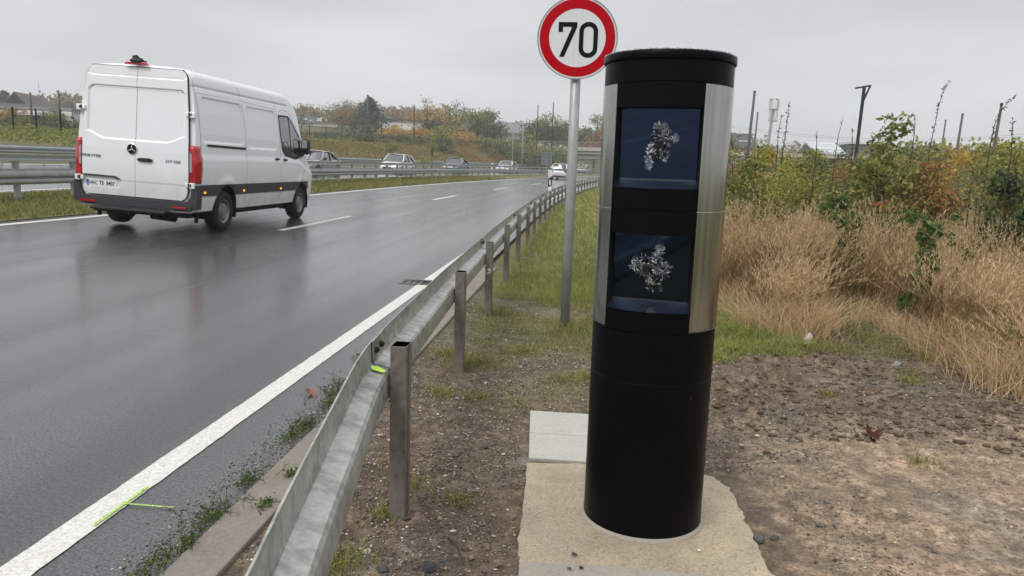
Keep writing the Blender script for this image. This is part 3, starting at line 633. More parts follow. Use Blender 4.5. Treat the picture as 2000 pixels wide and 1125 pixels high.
for y in yy:
    P_ = ringpts(y); W = len(P_); V += [(x, y, z) for x, z in P_]
V = np.array(V); R_ARCH = .455
V[:, 1] += np.interp(V[:, 2], [.4, 1.35, 1.6, 2.76], [0, 0, .01, .08])*np.clip(1-V[:, 1]/.6, 0, 1)
def arch_snap(V):
    ins = np.zeros(len(V), bool)
    for yc in (1.04, 4.72):
        r = np.hypot(V[:, 1]-yc, V[:, 2]-.37); k = (r < R_ARCH) & (np.abs(V[:, 0]) > .7) & (V[:, 2] < 1.2)
        ins |= k; f_ = R_ARCH/np.maximum(r, .01)
        V[k, 1] = yc+(V[k, 1]-yc)*f_[k]; V[k, 2] = .37+(V[k, 2]-.37)*f_[k]
    return ins
Vr = V.copy(); ins = arch_snap(Vr); F = []
for j in range(len(yy)-1):
    for i in range(W-1):
        q = (j*W+i, j*W+i+1, (j+1)*W+i+1, (j+1)*W+i)
        if all(ins[k] for k in q): continue
        F.append(q)
Vl = Vr*np.array([-1, 1, 1]); n = len(Vr); FL = [tuple(k+n for k in q[::-1]) for q in F]
VV = np.concatenate([Vr, Vl]); b = MB(); b.v = [tuple(p) for p in VV]; b.f = [q for q in F+FL]
for j in (0, len(yy)-1):  # ends
    b.f.append(tuple([j*W+i for i in range(W)]+[n+j*W+i for i in range(W-1, -1, -1)]))
o = b.build('body', M['white_paint'], van, auto=38)
def drape(poly_or_rect, off, name, m, s=1, parent=None, n=None, snap=False, th=.006):
    "grid patch y0,y1,z0,z1 draped on the side"
    y0, y1, z0, z1 = poly_or_rect; ny = max(2, int((y1-y0)/.04)+1) if n is None else n; nz_ = max(2, int((z1-z0)/.05)+1)
    P_ = [(side(y, z, off)*s, y, z) for y in np.linspace(y0, y1, ny) for z in np.linspace(z0, z1, nz_)]; P_ = np.array(P_); ins = arch_snap(P_) if snap else np.zeros(len(P_), bool); F = []
    for j in range(ny-1):
        for i in range(nz_-1):
            q = (j*nz_+i, j*nz_+i+1, (j+1)*nz_+i+1, (j+1)*nz_+i)
            if not all(ins[k] for k in q): F.append(q if s > 0 else q[::-1])
    b = MB(); b.add(P_, F); o = b.build(name, m, parent or van)
    md = o.modifiers.new('s', 'SOLIDIFY'); md.thickness = th; md.offset = 0
    return o
def gapline(pts, s=1, name='door_seam', w=.007, parent=None):
    b = MB(); P_ = []
    for (y, z) in pts: P_.append((y, z))
    Q = []
    for (p, q) in zip(P_[:-1], P_[1:]):
        k = max(1, int(math.hypot(q[0]-p[0], q[1]-p[1])/.06)); Q += [(p[0]+(q[0]-p[0])*i/k, p[1]+(q[1]-p[1])*i/k) for i in range(k)]
    Q.append(P_[-1]); vs = []
    for i, (y, z) in enumerate(Q):
        a = Q[max(0, i-1)]; c_ = Q[min(len(Q)-1, i+1)]; dy, dz = c_[0]-a[0], c_[1]-a[1]; l_ = math.hypot(dy, dz); ny, nz_ = -dz/l_, dy/l_
        for e in (-1, 1): vs.append((side(y+ny*w*e/2, z+nz_*w*e/2, .0015)*s, y+ny*w*e/2, z+nz_*w*e/2))
    b.add(vs, [(2*i, 2*i+1, 2*i+3, 2*i+2) for i in range(len(Q)-1)]); return b.build(name, M['gap'], parent or van)
def patch(poly, off, name, m, s=1, parent=None):
    cy_ = sum(p[0] for p in poly)/len(poly); cz = sum(p[1] for p in poly)/len(poly); rings = [0, .35, .7, 1]; vs = [(side(cy_, cz, off)*s, cy_, cz)]; D = []
    for i in range(len(poly)):
        p, q = poly[i], poly[(i+1) % len(poly)]
        for k in range(4): D.append((p[0]+(q[0]-p[0])*k/4, p[1]+(q[1]-p[1])*k/4))
    n_ = len(D)
    for r in rings[1:]: vs += [(side(cy_+(y-cy_)*r, cz+(z-cz)*r, off)*s, cy_+(y-cy_)*r, cz+(z-cz)*r) for y, z in D]
    fs = [(0, 1+i, 1+(i+1) % n_) for i in range(n_)]
    for k in range(2): fs += [(1+k*n_+i, 1+(k+1)*n_+i, 1+(k+1)*n_+(i+1) % n_, 1+k*n_+(i+1) % n_) for i in range(n_)]
    b = MB(); b.add(vs, fs); return b.build(name, m, parent or van, smooth=True)
for s_ in (1, -1):
    drape((.09, 5.15, .66, .85), .012, 'cladding', M['grey_plastic'], s_, snap=True)
    gapline([(1.80, .44), (1.84, 1.2), (1.83, 1.9), (1.74, 2.5), (1.60, 2.70)], s_)
    gapline([(3.50, .44), (3.47, 1.3), (3.42, 2.0), (3.32, 2.4), (3.2, 2.62)], s_)
    gapline([(.10, .87), (.13, 1.3), (.12, 1.9), (.08, 2.5), (.06, 2.66)], s_, w=.006)
    gapline([(3.49, 2.3), (3.7, 2.36), (3.95, 2.34), (4.15, 2.25), (4.9, 1.60), (4.96, 1.45), (4.90, 1.1), (4.62, .86)], s_)
    gapline([(.12, 2.36), (1.2, 2.37), (2.4, 2.36), (3.3, 2.33)], s_, name='roof_seam', w=.005)
    b = MB(); ys2 = np.linspace(.34, 1.80, 12)
    b.sweep([(0, -.02), (.014, -.018), (.014, -.004), (.006, 0), (.014, .004), (.014, .018), (0, .02)], [lambda d, z, y=y: ((side(y, 1.515)+d)*s_, y, 1.515+z-.01*(y-.3)) for y in ys2]); b.build('slide_rail', M['black_plastic'], van)
    patch([(3.44, 2.24), (3.98, 2.25), (4.16, 2.16), (4.92, 1.60), (4.90, 1.42), (4.30, 1.33), (3.72, 1.40), (3.56, 1.52), (3.48, 1.8)], .004, 'window_seal', M['black_plastic'], s_)
    w_ = patch([(3.48, 2.20), (3.93, 2.21), (3.97, 1.9), (4.02, 1.40), (3.75, 1.44), (3.60, 1.55), (3.52, 1.8)], .0075, 'side_window', M['car_glass'], s_)
    patch([(4.0, 2.19), (4.13, 2.12), (4.74, 1.62), (4.6, 1.45), (4.08, 1.39)], .0075, 'quarter_window', M['car_glass'], s_)
    for yh, zh in ((3.26, 1.325), (3.68, 1.315)):
        b = MB(); x = side(yh, zh)
        b.tube([((x-.002)*s_, yh-.07, zh), ((x+.03)*s_, yh-.05, zh+.002), ((x+.036)*s_, yh, zh+.004), ((x+.03)*s_, yh+.05, zh+.002), ((x-.002)*s_, yh+.07, zh)], [.014, .02, .022, .02, .014], 8)
        b.lathe([(0, 0), (.035, 0), (.04, .004)], ((x+.0)*1.0, yh, zh), 16, 'x') if s_ > 0 else None
        b.build('door_handle', M['black_plastic'], van, smooth=True)
    for yl in (.22, 1.71, 3.47):
        b = MB(); x = side(yl, .715, .018); b.box(x*s_-.006, x*s_+.006, yl-.03, yl+.03, .705, .74); b.build('side_marker_lamp', M['orange_lens'], van, bevel=.004)
    # mirror
    b = MB(); b.tube([(side(4.6, 1.5)*s_, 4.62, 1.46), (1.12*s_, 4.66, 1.47)], [.05, .04], 8)
    P_ = [(1.06, 1.46), (1.20, 1.46), (1.225, 1.51), (1.22, 1.76), (1.19, 1.80), (1.09, 1.80), (1.06, 1.76)]
    b.prism(P_, lambda a, c_, d: (a*s_, 4.60+d+.02*(a-1.14), c_), 0, .17); mir = b.build('wing_mirror', M['black_plastic'], van, bevel=.02)
    b = MB(); b.prism([(1.08, 1.60), (1.205, 1.60), (1.205, 1.76), (1.185, 1.785), (1.095, 1.785), (1.08, 1.76)], lambda a, c_, d: (a*s_, 4.597+d+.02*(a-1.14), c_), 0, .002); b.build('mirror_glass', M['chrome'], mir)
# wheels
def wheel(parent, x, y, s_, R=.36, wd_=.235, rimr=.215, loc=True, twin=False, z=None):
    w_ = empty('wheel', (x, y, R if z is None else z)); w_.parent = parent
    b = MB(); h = wd_/2
    pr = [(rimr, h-.03), (rimr+.015, h-.008), (rimr+.06, h), (R-.035, h-.004), (R-.008, h-.03), (R, h-.06), (R, -h+.06), (R-.008, -h+.03), (R-.035, -h), (rimr, -h)]
    b.lathe([(r, q*s_) for r, q in pr], n=40, axis='x'); b.build('tyre', M['rubber'], w_, auto=45)
    b = MB(); b.lathe([(r, q*s_) for r, q in [(rimr+.002, h-.012), (rimr-.012, h-.016), (rimr-.03, h-.05), (.15, h-.06), (.135, h-.022), (.12, h-.018), (.09, h-.024), (.085, h-.01), (.045, h-.004), (0, h-.004)]], n=40, axis='x'); rm = b.build('rim', M['rim'], w_, auto=40)
    b = MB()
    for k in range(16):
        a = k*math.pi/8; c_, sn = math.cos(a), math.sin(a)
        b.prism([(.158, -.014), (.188, -.018), (.188, .018), (.158, .014)], lambda p, q, d: ((h-.052+d)*s_, p*c_-q*sn, p*sn+q*c_), 0, .004)
    b.build('rim_slots', M['gap'], rm)
    return w_
for yc in (1.04, 4.72):
    for s_ in (1, -1):
        wheel(van, .925*s_, yc, s_, .365)
        b = MB(); b.lathe([(R_ARCH+.003, 1.045*s_), (R_ARCH+.003, .72*s_), (.0, .72*s_)], (0, yc, .37), 40, 'x', math.radians(-18), math.radians(198)); b.xf(lambda x, y, z: (x, y, z)); b.build('arch_liner', M['gap'], van)
# underside
b = MB(); b.box(-.84, .84, .12, 5.5, .27, .42); b.box(-.75, -.3, 1.6, 3.2, .2, .3); b.tube([(.35, -.02, .27), (.35, .9, .27)], .04, 10); b.tube([(-.9, 1.04, .36), (.9, 1.04, .36)], .06, 8); b.tube([(.1, .3, .30), (.5, .35, .27)], .11, 10); b.build('underbody', M['gap'], van)
b = MB(); b.box(.86, .90, .3, .36, .18, .36); b.box(-.9, -.86, .3, .36, .18, .36); b.build('mud_bracket', M['gap'], van)
# rear doors
def yr(z): return lerp(z, [.4, 1.35, 1.6, 2.76], [-.02, -.02, -.01, .06])
def hd(z):
    h = lerp(z, [.5, 1.0, 1.5, 2.0, 2.5, 2.76], [.90, .93, .92, .90, .86, .83])
    if z > 2.57: h -= .12*(1-math.sqrt(max(0, 1-((z-2.57)/.135)**2)))
    if z < .72: h -= .12*(1-math.sqrt(max(0, 1-((.72-z)/.15)**2)))
    return h
def dpanel(x, z):
    ax = abs(x)
    zb_ = 1.50+(.14*max(0, (ax-.55)/.33)**1.2 if ax > .55 else 0)
    hz = .88 if z > 2.2 else .87
    e = .020
    def cl(v): return min(1, max(0, v))
    k = min(cl((z-zb_)/e), cl((2.36-z-(.08*max(0, (ax-.76)/.1)**2))/e), cl((.845-ax)/e))
    d = .022*k
    if ax < .80: d += .020*math.exp(-((z-2.362+(.06*max(0, (ax-.74)/.1)**2))/.011)**2)+.014*math.exp(-((z-2.545)/.010)**2)  # grooves added to the pressing so its upper edges catch a dark shade line
    d += .012*cl((z-2.545)/.015)     # upper step
    d += .006*cl((.84-z)/.02)
    if x < -.22 and x > -1.0: d += .010*cl((.865-z)/.02)*cl((z-.70)/.02)*cl((x+.92)/.03)*cl((-.26-x)/.03)
    return d
doors = {}
for s_ in (-1, 1):
    nz_, nx_ = 300, 60; zs = np.linspace(.575, 2.695, nz_); vs = []; fs = []
    for z in zs:
        for i in range(nx_+1): x = s_*(.004+(hd(z)-.004)*i/nx_); vs.append((x, yr(z)-.026+dpanel(x, z), z))
    m_ = nx_+1
    fs = [(j*m_+i, j*m_+i+1, (j+1)*m_+i+1, (j+1)*m_+i) for j in range(nz_-1) for i in range(nx_)]
    k0 = len(vs); vs2 = []   # skirt into body
    bd = [i for i in range(m_)]+[j*m_+nx_ for j in range(1, nz_)]+[(nz_-1)*m_+i for i in range(nx_-1, -1, -1)]+[j*m_ for j in range(nz_-2, 0, -1)]
    for q in bd: x, y, z = vs[q]; vs2.append((x, y+.05, z))
    nb = len(bd); fs += [(bd[i], bd[(i+1) % nb], k0+(i+1) % nb, k0+i) for i in range(nb)]
    b = MB(); b.add(vs+vs2, fs); doors[s_] = b.build('rear_door', M['white_paint'], van, auto=40)
    b = MB()
b = MB()   # seam frame: dark recess around both doors
zs = list(np.linspace(.563, 2.705, 90)); o1 = [(-(hd(min(max(z, .575), 2.69))+.012), z) for z in zs]+[((hd(min(max(z, .575), 2.69))+.012), z) for z in zs[::-1]]
b.prism(o1, lambda a, c_, d: (a, yr(c_)-.003+d, c_), 0, .02); b.build('door_gap', M['gap'], van)
# rear pillars and header in body colour are part of body; bumper
b = MB(); P_ = [(-1.07, .84), (-1.03, .60), (-.92, .525), (.92, .525), (1.03, .60), (1.07, .84), (1.085, .84), (1.085, .50), (1.0, .38), (-1.0, .38), (-1.085, .50), (-1.085, .84)]
b.prism([(-.96, .555), (.96, .555), (1.0, .52), (1.0, .44), (.96, .40), (-.96, .40), (-1.0, .44), (-1.0, .52)], lambda a, c_, d: (a, -.10+d-.04*(a/1.0)**4*-1, c_), 0, .14)
bm_ = b.build('rear_bumper', M['grey_plastic'], van, bevel=.015)
for s_ in (-1, 1):
    b = MB(); b.prism([(.90, .42), (1.085, .44), (1.095, .62), (1.09, .845), (.99, .845), (.965, .66), (.92, .585), (.90, .56)], lambda a, c_, d: (a*s_, -.045+d, c_), 0, .16); b.build('bumper_corner', M['grey_plastic'], bm_, bevel=.015)
    b = MB(); b.prism([(.42*1.6, .445), (.93, .445), (.93, .475), (.42*1.6, .475)], lambda a, c_, d: (a*s_, -.108+d, c_), 0, .02); b.build('bumper_reflector', M['red_lens'], bm_)
b = MB(); b.box(-.70, .62, -.21, -.02, .33, .385); b.build('rear_step', M['black_plastic'], van, bevel=.02)
b = MB(); b.tube([(-.02, -.2, .30), (-.02, .1, .3)], .025, 8); b.build('tow_bracket', M['gap'], van)
# tail lamps wrap round the corner
for s_ in (-1, 1):
    b = MB(); vs = []
    zs = np.linspace(.875, 1.49, 10); C_ = []
    for z in zs:
        h = hd(z)+.018; w2 = side(.10, z, .006); row = [(h, yr(z)-.012), (h+.05, yr(z)-.016), (w2-.03, yr(z)-.004), (w2-.004, .03), (w2+.002, .075), (w2, .135-.03*abs((z-1.18)/.3)**2)]
        C_.append(row); vs += [(x*s_, y, z) for x, y in row]
    fs = [(j*6+i, j*6+i+1, (j+1)*6+i+1, (j+1)*6+i) for j in range(9) for i in range(5)]; b.add(vs, fs)
    tl = b.build('tail_lamp', M['red_lens'], van, smooth=True); md = tl.modifiers.new('s', 'SOLIDIFY'); md.thickness = .01; md.offset = 0
    b = MB(); b.prism([(hd(1.2)+.022, 1.05), (hd(1.2)+.065, 1.06), (hd(1.2)+.06, 1.34), (hd(1.2)+.022, 1.38)], lambda a, c_, d: (a*s_, yr(c_)-.028+d, c_), 0, .012); b.build('clear_lens', M['clear_lens'], tl, bevel=.004)
    for z in (1.99, .835):
        b = MB(); h = hd(z); b.box(*sorted((s_*(h-.03), s_*(h+.03))), yr(z)-.06, yr(z)-.01, z-.035, z+.035); b.box(*sorted((s_*(h+.03), s_*(h+.13))), yr(z)-.055, yr(z)-.0, z-.05, z+.045)
        hg = b.build('door_hinge', M['white_paint'], van, bevel=.01)
        b = MB(); b.tube([(s_*(h+.035), yr(z)-.062, z-.03), (s_*(h+.035), yr(z)-.062, z+.035)], .011, 8); b.box(*sorted((s_*(h+.055), s_*(h+.075))), yr(z)-.058, yr(z)-.05, z-.02, z+.025); b.build('hinge_pin', M['gap'], hg)
# high brake light, black crumpled thing on roof edge (camera pod)
b = MB(); b.prism([(-.2, 2.728), (.2, 2.728), (.17, 2.772), (-.17, 2.772)], lambda a, c_, d: (a, -.02+d, c_), 0, .08); b.build('brake_light', M['red_lens'], van, bevel=.006)
b = MB(); rg = np.random.default_rng(8)
b.lathe([(0, -.02), (.07, -.02), (.09, .01), (.06, .05), (.03, .065), (0, .07)], (0, .03, 2.78), 12)
b.xf(lambda x, y, z: (x*1.35+rg.normal(0, .008), y+rg.normal(0, .008), z+rg.normal(0, .008)*(z > 2.78))); b.tube([(-.06, .02, 2.80), (-.05, .0, 2.86), (.0, .0, 2.87), (.03, 0, 2.85)], .02, 6); b.tube([(.08, 0, 2.82), (.14, .0, 2.79), (.17, .02, 2.785)], .012, 6); b.build('roof_camera', M['black_plastic'], van)
# handle, emblem, plate, badges
yv = yr(1.2)-.028
b = MB(); b.prism([(.05, 1.185), (.09, 1.17), (.26, 1.168), (.31, 1.185), (.31, 1.215), (.26, 1.232), (.09, 1.228), (.05, 1.21)], lambda a, c_, d: (a, yv-.03+d, c_), 0, .034); b.build('rear_handle', M['black_plastic'], van, bevel=.008)
em = (-.045, 1.365)
b = MB(); b.lathe([(0, -.006), (.075, -.006), (.085, .006), (0, .006)], (em[0], yr(1.36)-.034, em[1]), 40, 'y'); eb = b.build('emblem', M['ink'], van)
b = MB(); b.lathe([(.082, -.012), (.091, -.006), (.091, .006), (.082, .0)], (em[0], yr(1.36)-.034, em[1]), 40, 'y')
for k in range(3):
    a = math.radians(90+120*k); c_, sn = math.cos(a), math.sin(a)
    b.prism([(0, -.014), (.082, -.002), (.082, .002), (0, .014)], lambda p, q, d: (em[0]+p*c_-q*sn, yr(1.36)-.046+d, em[1]+p*sn+q*c_), 0, .006)
b.build('emblem_star', M['chrome'], eb)
RX = Matrix.Rotation(math.radians(90), 4, 'X')
pz, px_ = .755, -.60; py_ = yr(.76)-.026+.022
b = MB(); b.box(px_-.27, px_+.27, py_-.014, py_-.004, pz-.058, pz+.058); pt = b.build('number_plate', M['plate_white'], van, bevel=.003)
b = MB(); b.box(px_-.262, px_-.222, py_-.0155, py_-.0142, pz-.052, pz+.052); b.build('country_band', M['eu_blue'], pt)
text_mesh('country_letter', 'D', .04, M['plate_white'], pt, Matrix.Translation((px_-.242, py_-.0165, pz-.03)) @ RX, .0005)
text_mesh('plate_text', 'HH', .105, M['ink'], pt, Matrix.Translation((px_-.155, py_-.0165, pz)) @ RX, .0008, .001, .78)
text_mesh('plate_text', 'TE', .105, M['ink'], pt, Matrix.Translation((px_+.005, py_-.0165, pz)) @ RX, .0008, .001, .78)
text_mesh('plate_text', '8407', .105, M['ink'], pt, Matrix.Translation((px_+.165, py_-.0165, pz)) @ RX, .0008, .001, .72)
b = MB(); b.lathe([(0, 0), (.012, 0), (.012, .002)], (px_-.075, py_-.0165, pz+.025), 14, 'y'); b.lathe([(0, 0), (.012, 0), (.012, .002)], (px_-.075, py_-.0165, pz-.024), 14, 'y'); b.build('inspection_seal', M['rim'], pt)
b = MB(); b.prism([(-.93, .865), (-.88, .90), (-.34, .895), (-.25, .85), (-.30, .845), (-.36, .868), (-.86, .872)], lambda a, c_, d: (a, yr(c_)-.05+d, c_), 0, .04); b.build('grab_strip', M['grey_plastic'], van, bevel=.006)
for nm, tx_, xx, ww in (('badge', 'SPRINTER', -.78, 1.45), ('badge', '317 CDI', .665, 1.2)):
    text_mesh(nm, tx_, .062, M['rim'], van, Matrix.Translation((xx, yv-.004, 1.205)) @ RX, .002, .001, ww)
# front: windscreen, headlamps, grille
b = MB(); N_ = 16; vs = []
for j in range(9):
    y = 4.56+(5.10-4.56)*j/8
    for i in range(N_+1):
        t = -1+2*i/N_; a = .80*wf(y)*(1+.06*j/8)*t; zq = zt(y)-.002-.09*abs(t)**2.4; vs.append((a, y+.012, zq+.018))
b.add(vs, [(j*(N_+1)+i, j*(N_+1)+i+1, (j+1)*(N_+1)+i+1, (j+1)*(N_+1)+i) for j in range(8) for i in range(N_)]); b.build('windscreen', M['car_glass'], van, smooth=True)
b = MB(); b.box(-.55, .55, 5.90, 5.95, .62, .88); b.build('grille', M['black_plastic'], van)
b = MB(); b.box(-.80, .80, 5.55, 5.96, .36, .56); b.build('front_bumper', M['grey_plastic'], van, bevel=.04)
for s_ in (-1, 1): b = MB(); b.box(*sorted((s_*.58, s_*.82)), 5.72, 5.94, .70, .95); b.build('headlight', M['clear_lens'], van, bevel=.03)
# ------------------------------------------------------------------ cars
M['paint_white'] = mat('car_paint_white', (.78, .79, .80), .25, coat=.8)
M['paint_silver'] = mat('car_paint_silver', (.50, .52, .55), .25, .4, coat=.8)
M['paint_grey'] = mat('car_paint_grey', (.22, .25, .29), .25, .3, coat=.8)
M['paint_slate'] = mat('car_paint_slate', (.30, .32, .35), .25, .3, coat=.8)
M['lamp_on'] = mat('headlamp_lit', (.9, .9, .9), .2, emit=((1, 1, .96), 2.2))
def loft(b, st):
    "st: list of (y, [(x,z)...]) half sections from bottom to top centre"
    m_ = len(st[0][1]); vs = []; 
    for y, P_ in st: vs += [(x, y, z) for x, z in P_]+[(-x, y, z) for x, z in P_[::-1]]
    w_ = 2*m_; fs = []
    for j in range(len(st)-1):
        for i in range(w_): fs.append((j*w_+i, (j+1)*w_+i, (j+1)*w_+(i+1) % w_, j*w_+(i+1) % w_))
    fs += [tuple(range(w_)), tuple(range((len(st)-1)*w_, len(st)*w_))[::-1]]
    return b.add(vs, fs)
def car(loc, rz, label, paint, L_=4.3, Wd=1.8, H=1.48, kind='hatch', lit=False, roll=0.):
    c = empty('car', loc, rz, 0, roll); tag(c, label, 'car', 'cars on the motorway'); hw_ = Wd/2; h = L_/2
    belt = .93*H/1.48; 
    if kind == 'hatch': tl = [(-h, .62, .80), (-h+.06, .88, .93), (-h+.3, belt, .97), (-.2, belt, 1), (h-1.35, belt-.01, 1), (h-1.0, .90, .98), (h-.45, .80, .95), (h-.15, .68, .86), (h, .50, .72)]; gh = [(-h+.12, .0), (-h+.75, .90), (-h+1.1, .985), (-.2, 1.0), (.35, .97), (h-1.05, .0)]
    elif kind == 'sedan': tl = [(-h, .70, .82), (-h+.08, .95, .93), (-h+.9, 1.0, .97), (-.2, belt, 1), (h-1.55, belt, 1), (h-1.15, .90, .98), (h-.5, .80, .95), (h-.15, .68, .86), (h, .50, .72)]; gh = [(-h+.55, .0), (-h+1.35, .90), (-h+1.7, .985), (-.2, 1.0), (.3, .96), (h-1.35, .0)]
    else: tl = [(-h, .60, .88), (-h+.05, .95, .95), (-h+.3, belt, .98), (-.2, belt, 1), (h-1.25, belt, 1), (h-.9, .97, .98), (h-.4, .85, .95), (h-.12, .68, .86), (h, .50, .74)]; gh = [(-h+.06, .0), (-h+.35, .92), (-h+.6, .98), (-.2, 1.0), (.4, .97), (h-.95, .0)]
    b = MB(); st = []
    ysx = np.linspace(-h, h, 28)
    for y in ysx:
        zt_ = lerp(y, [q[0] for q in tl], [q[1] for q in tl]); w_ = hw_*lerp(y, [q[0] for q in tl], [q[2] for q in tl])
        st.append((y, [(0, .22), (w_*.86, .22), (w_*.97, .32), (w_, .50*1), (w_*.995, max(.45, zt_*.78)), (w_*.94, zt_*.93+.0), (w_*.84, zt_*.985), (w_*.5, zt_+.01), (0, zt_+.02)]))
    loft(b, st); body = b.build('body', paint, c, auto=50)
    def sec(y, k): zr = belt-.03+(H-belt+.03)*k; wb = hw_*.90; wt = hw_*.90-(hw_*.22)*k; return wb, wt, zr
    gy = np.linspace(gh[0][0], gh[-1][0], 26); st = []
    kk = lambda y: lerp(y, [q[0] for q in gh], [q[1] for q in gh])
    for y in gy:
        wb, wt, zr = sec(y, kk(y)); st.append((y, [(0, belt-.06), (wb, belt-.06), (wt, max(zr-.05, belt-.05)), (wt*.9, max(zr-.012, belt-.04)), (0, zr)]))
    b = MB(); loft(b, st); b.build('glasshouse', M['car_glass'], c, auto=40)
    ya, yb, yc, yd = gh[-1][0], gh[4][0], gh[1][0], gh[0][0]
    b = MB(); ry = np.linspace(yc, yb, 14); vs = []
    for y in ry:
        wb, wt, zr = sec(y, kk(y))
        for t in (-1.03, -.95, -.6, 0, .6, .95, 1.03): vs.append((wt*t, y, zr+.012-(.045 if abs(t) > 1 else .014 if abs(t) > .9 else 0)))
    b.add(vs, [(j*7+i, j*7+i+1, (j+1)*7+i+1, (j+1)*7+i) for j in range(13) for i in range(6)]); o = b.build('roof', paint, c, auto=50); md = o.modifiers.new('s', 'SOLIDIFY'); md.thickness = .02; md.offset = 1
    for s_ in (-1, 1):
        def edge(y): wb, wt, zr = sec(y, kk(y)); return (s_*(wb+(wt-wb)*min(1, kk(y)*1.0)), y, max(belt, zr-.02))
        b = MB(); b.tube([edge(y) for y in np.linspace(ya, yb, 5)], .04, 6); b.build('pillar', paint, c, smooth=True)
        b = MB(); b.tube([edge(y) for y in np.linspace(yd, yc, 5)], .06, 6); b.build('pillar', paint, c, smooth=True)
        ym = (ya+yd)/2-.1; wb, wt, zr = sec(ym, kk(ym)); b = MB(); b.tube([(s_*wb, ym, belt), (s_*wt, ym-.05, zr-.03)], .03, 6); b.build('pillar', M['gap'], c)
        b = MB(); b.prism([(hw_*.93, belt+.0), (hw_*.93+.2, belt+.02), (hw_*.93+.2, belt+.15), (hw_*.93+.06, belt+.16)], lambda a, q, d: (a*s_, ya-.35+d, q), 0, .12); b.build('wing_mirror', M['black_plastic'] if kind != 'mpv' else paint, c, bevel=.02)
        b = MB(); b.prism([(hw_*.45, .64), (hw_*.80, .70), (hw_*.84, .76), (hw_*.50, .74)], lambda a, q, d: (a*s_, h-.10-.35*max(0, a/hw_-.4)+d, q-.02), 0, .10); b.build('headlight', M['lamp_on'] if lit else M['clear_lens'], c, bevel=.01)
        b = MB(); zz = (.78, .98) if kind == 'mpv' else (.72, .86); b.prism([(hw_*.60, zz[0]+.03), (hw_*.93, zz[0]), (hw_*.95, zz[1]), (hw_*.66, zz[1]-.02)], lambda a, q, d: (a*s_, -h+.02+.12*max(0, a/hw_-.6)+d, q), -.05, .10); b.build('tail_lamp', M['red_lens'], c, bevel=.01)
        for yw in (-h+.75, h-.85): wheel(c, s_*(hw_-.10), yw, s_, .32, .2, .20)
    b = MB(); b.box(-hw_*.5, hw_*.5, h-.12, h+.012, .34, .47); b.build('grille', M['gap'], c, bevel=.01)
    b = MB(); b.box(-.26, .26, h-.02, h+.02, .48, .59); b.build('number_plate', M['plate_white'], c)
    b = MB(); b.box(-.26, .26, -h-.012, -h+.05, .66, .77); b.build('number_plate', M['plate_white'], c)
    b = MB(); b.box(-hw_*.8, hw_*.8, -h-.01, -h+.2, .24, .40); b.build('bumper_trim', M['black_plastic'], c, bevel=.02)
    return c
def carat(px, Y, u_ref, **k):
    x = at(px, 330, Y)[0]; u = x-Cv(Y); return (x, Y, Hv(Y)+prof(u))
pi_ = math.pi
car(carat(614, 46, 0), pi_-dC(46), 'dark silver saloon car partly hidden behind the mirror of the white van', M['paint_slate'], 4.7, 1.83, 1.42, 'sedan', roll=-.05)
car(carat(775, 60, 0), pi_-dC(60), 'white hatchback with lit headlights coming the other way behind the median rail', M['paint_white'], 4.1, 1.76, 1.50, 'hatch', True, roll=-.05)
car(carat(890, 76, 0), pi_-dC(76), 'grey saloon car coming the other way between two white cars', M['paint_grey'], 4.5, 1.78, 1.45, 'sedan', roll=-.05)
car(carat(990, 93, 0), pi_-dC(93), 'white saloon car coming the other way in front of the red bushes', M['paint_white'], 4.6, 1.82, 1.46, 'sedan', roll=-.05)
car(carat(1099, 80, 0), -dC(80), 'silver estate car with red tail lamps driving away beside the sign post', M['paint_silver'], 4.4, 1.80, 1.60, 'mpv', roll=.03)
car(carat(1138, 133, 0), pi_-dC(133), 'small far white car coming out from under the bridge', M['paint_white'], 4.3, 1.8, 1.5, 'hatch', roll=-.05)
# ------------------------------------------------------------------ vegetation tools
def leafcards(P, L_, rng, asp=.5, up=.2, droop=0., flat=0.):
    n = len(P); d = rng.normal(size=(n, 3)); d[:, 2] = d[:, 2]*(1-flat)+up-droop; d /= np.linalg.norm(d, axis=1)[:, None]
    q = rng.normal(size=(n, 3)); s = np.cross(d, q); s /= np.linalg.norm(s, axis=1)[:, None]; nn = np.cross(d, s)
    l = (L_*rng.uniform(.6, 1.3, n))[:, None]; w = l*asp/2
    m = P+d*l*.45; V = np.stack([P, m+s*w+nn*w*.35, P+d*l, m-s*w+nn*w*.35], 1).reshape(-1, 3)
    return V, np.arange(4*n).reshape(n, 4)
def clump_points(n, cen, rad, rng):
    k = rng.integers(0, len(cen), n); d = rng.normal(size=(n, 3)); d /= np.linalg.norm(d, axis=1)[:, None]
    return cen[k]+d*(rng.random(n)**.45)[:, None]*rad[k][:, None]*np.array([1, 1, .8]), k
def twigs(b, p, d, l, r, depth, rng, spread=.5, n=3, tips=None, split=(2, 4)):
    d = d/np.linalg.norm(d); mid = p+d*l*.5+rng.normal(0, l*.04, 3); e = p+d*l+rng.normal(0, l*.05, 3)
    b.tube([p, mid, e], [r, r*.85, r*.65], n, cap=False)
    if depth == 0:
        if tips is not None: tips.append(e)
        return
    for _ in range(rng.integers(*split)):
        nd = d+rng.normal(0, spread, 3); nd[2] += .12; q = p+(e-p)*rng.uniform(.55, 1)
        twigs(b, q, nd, l*rng.uniform(.6, .85), r*.6, depth-1, rng, spread, n, tips, split)
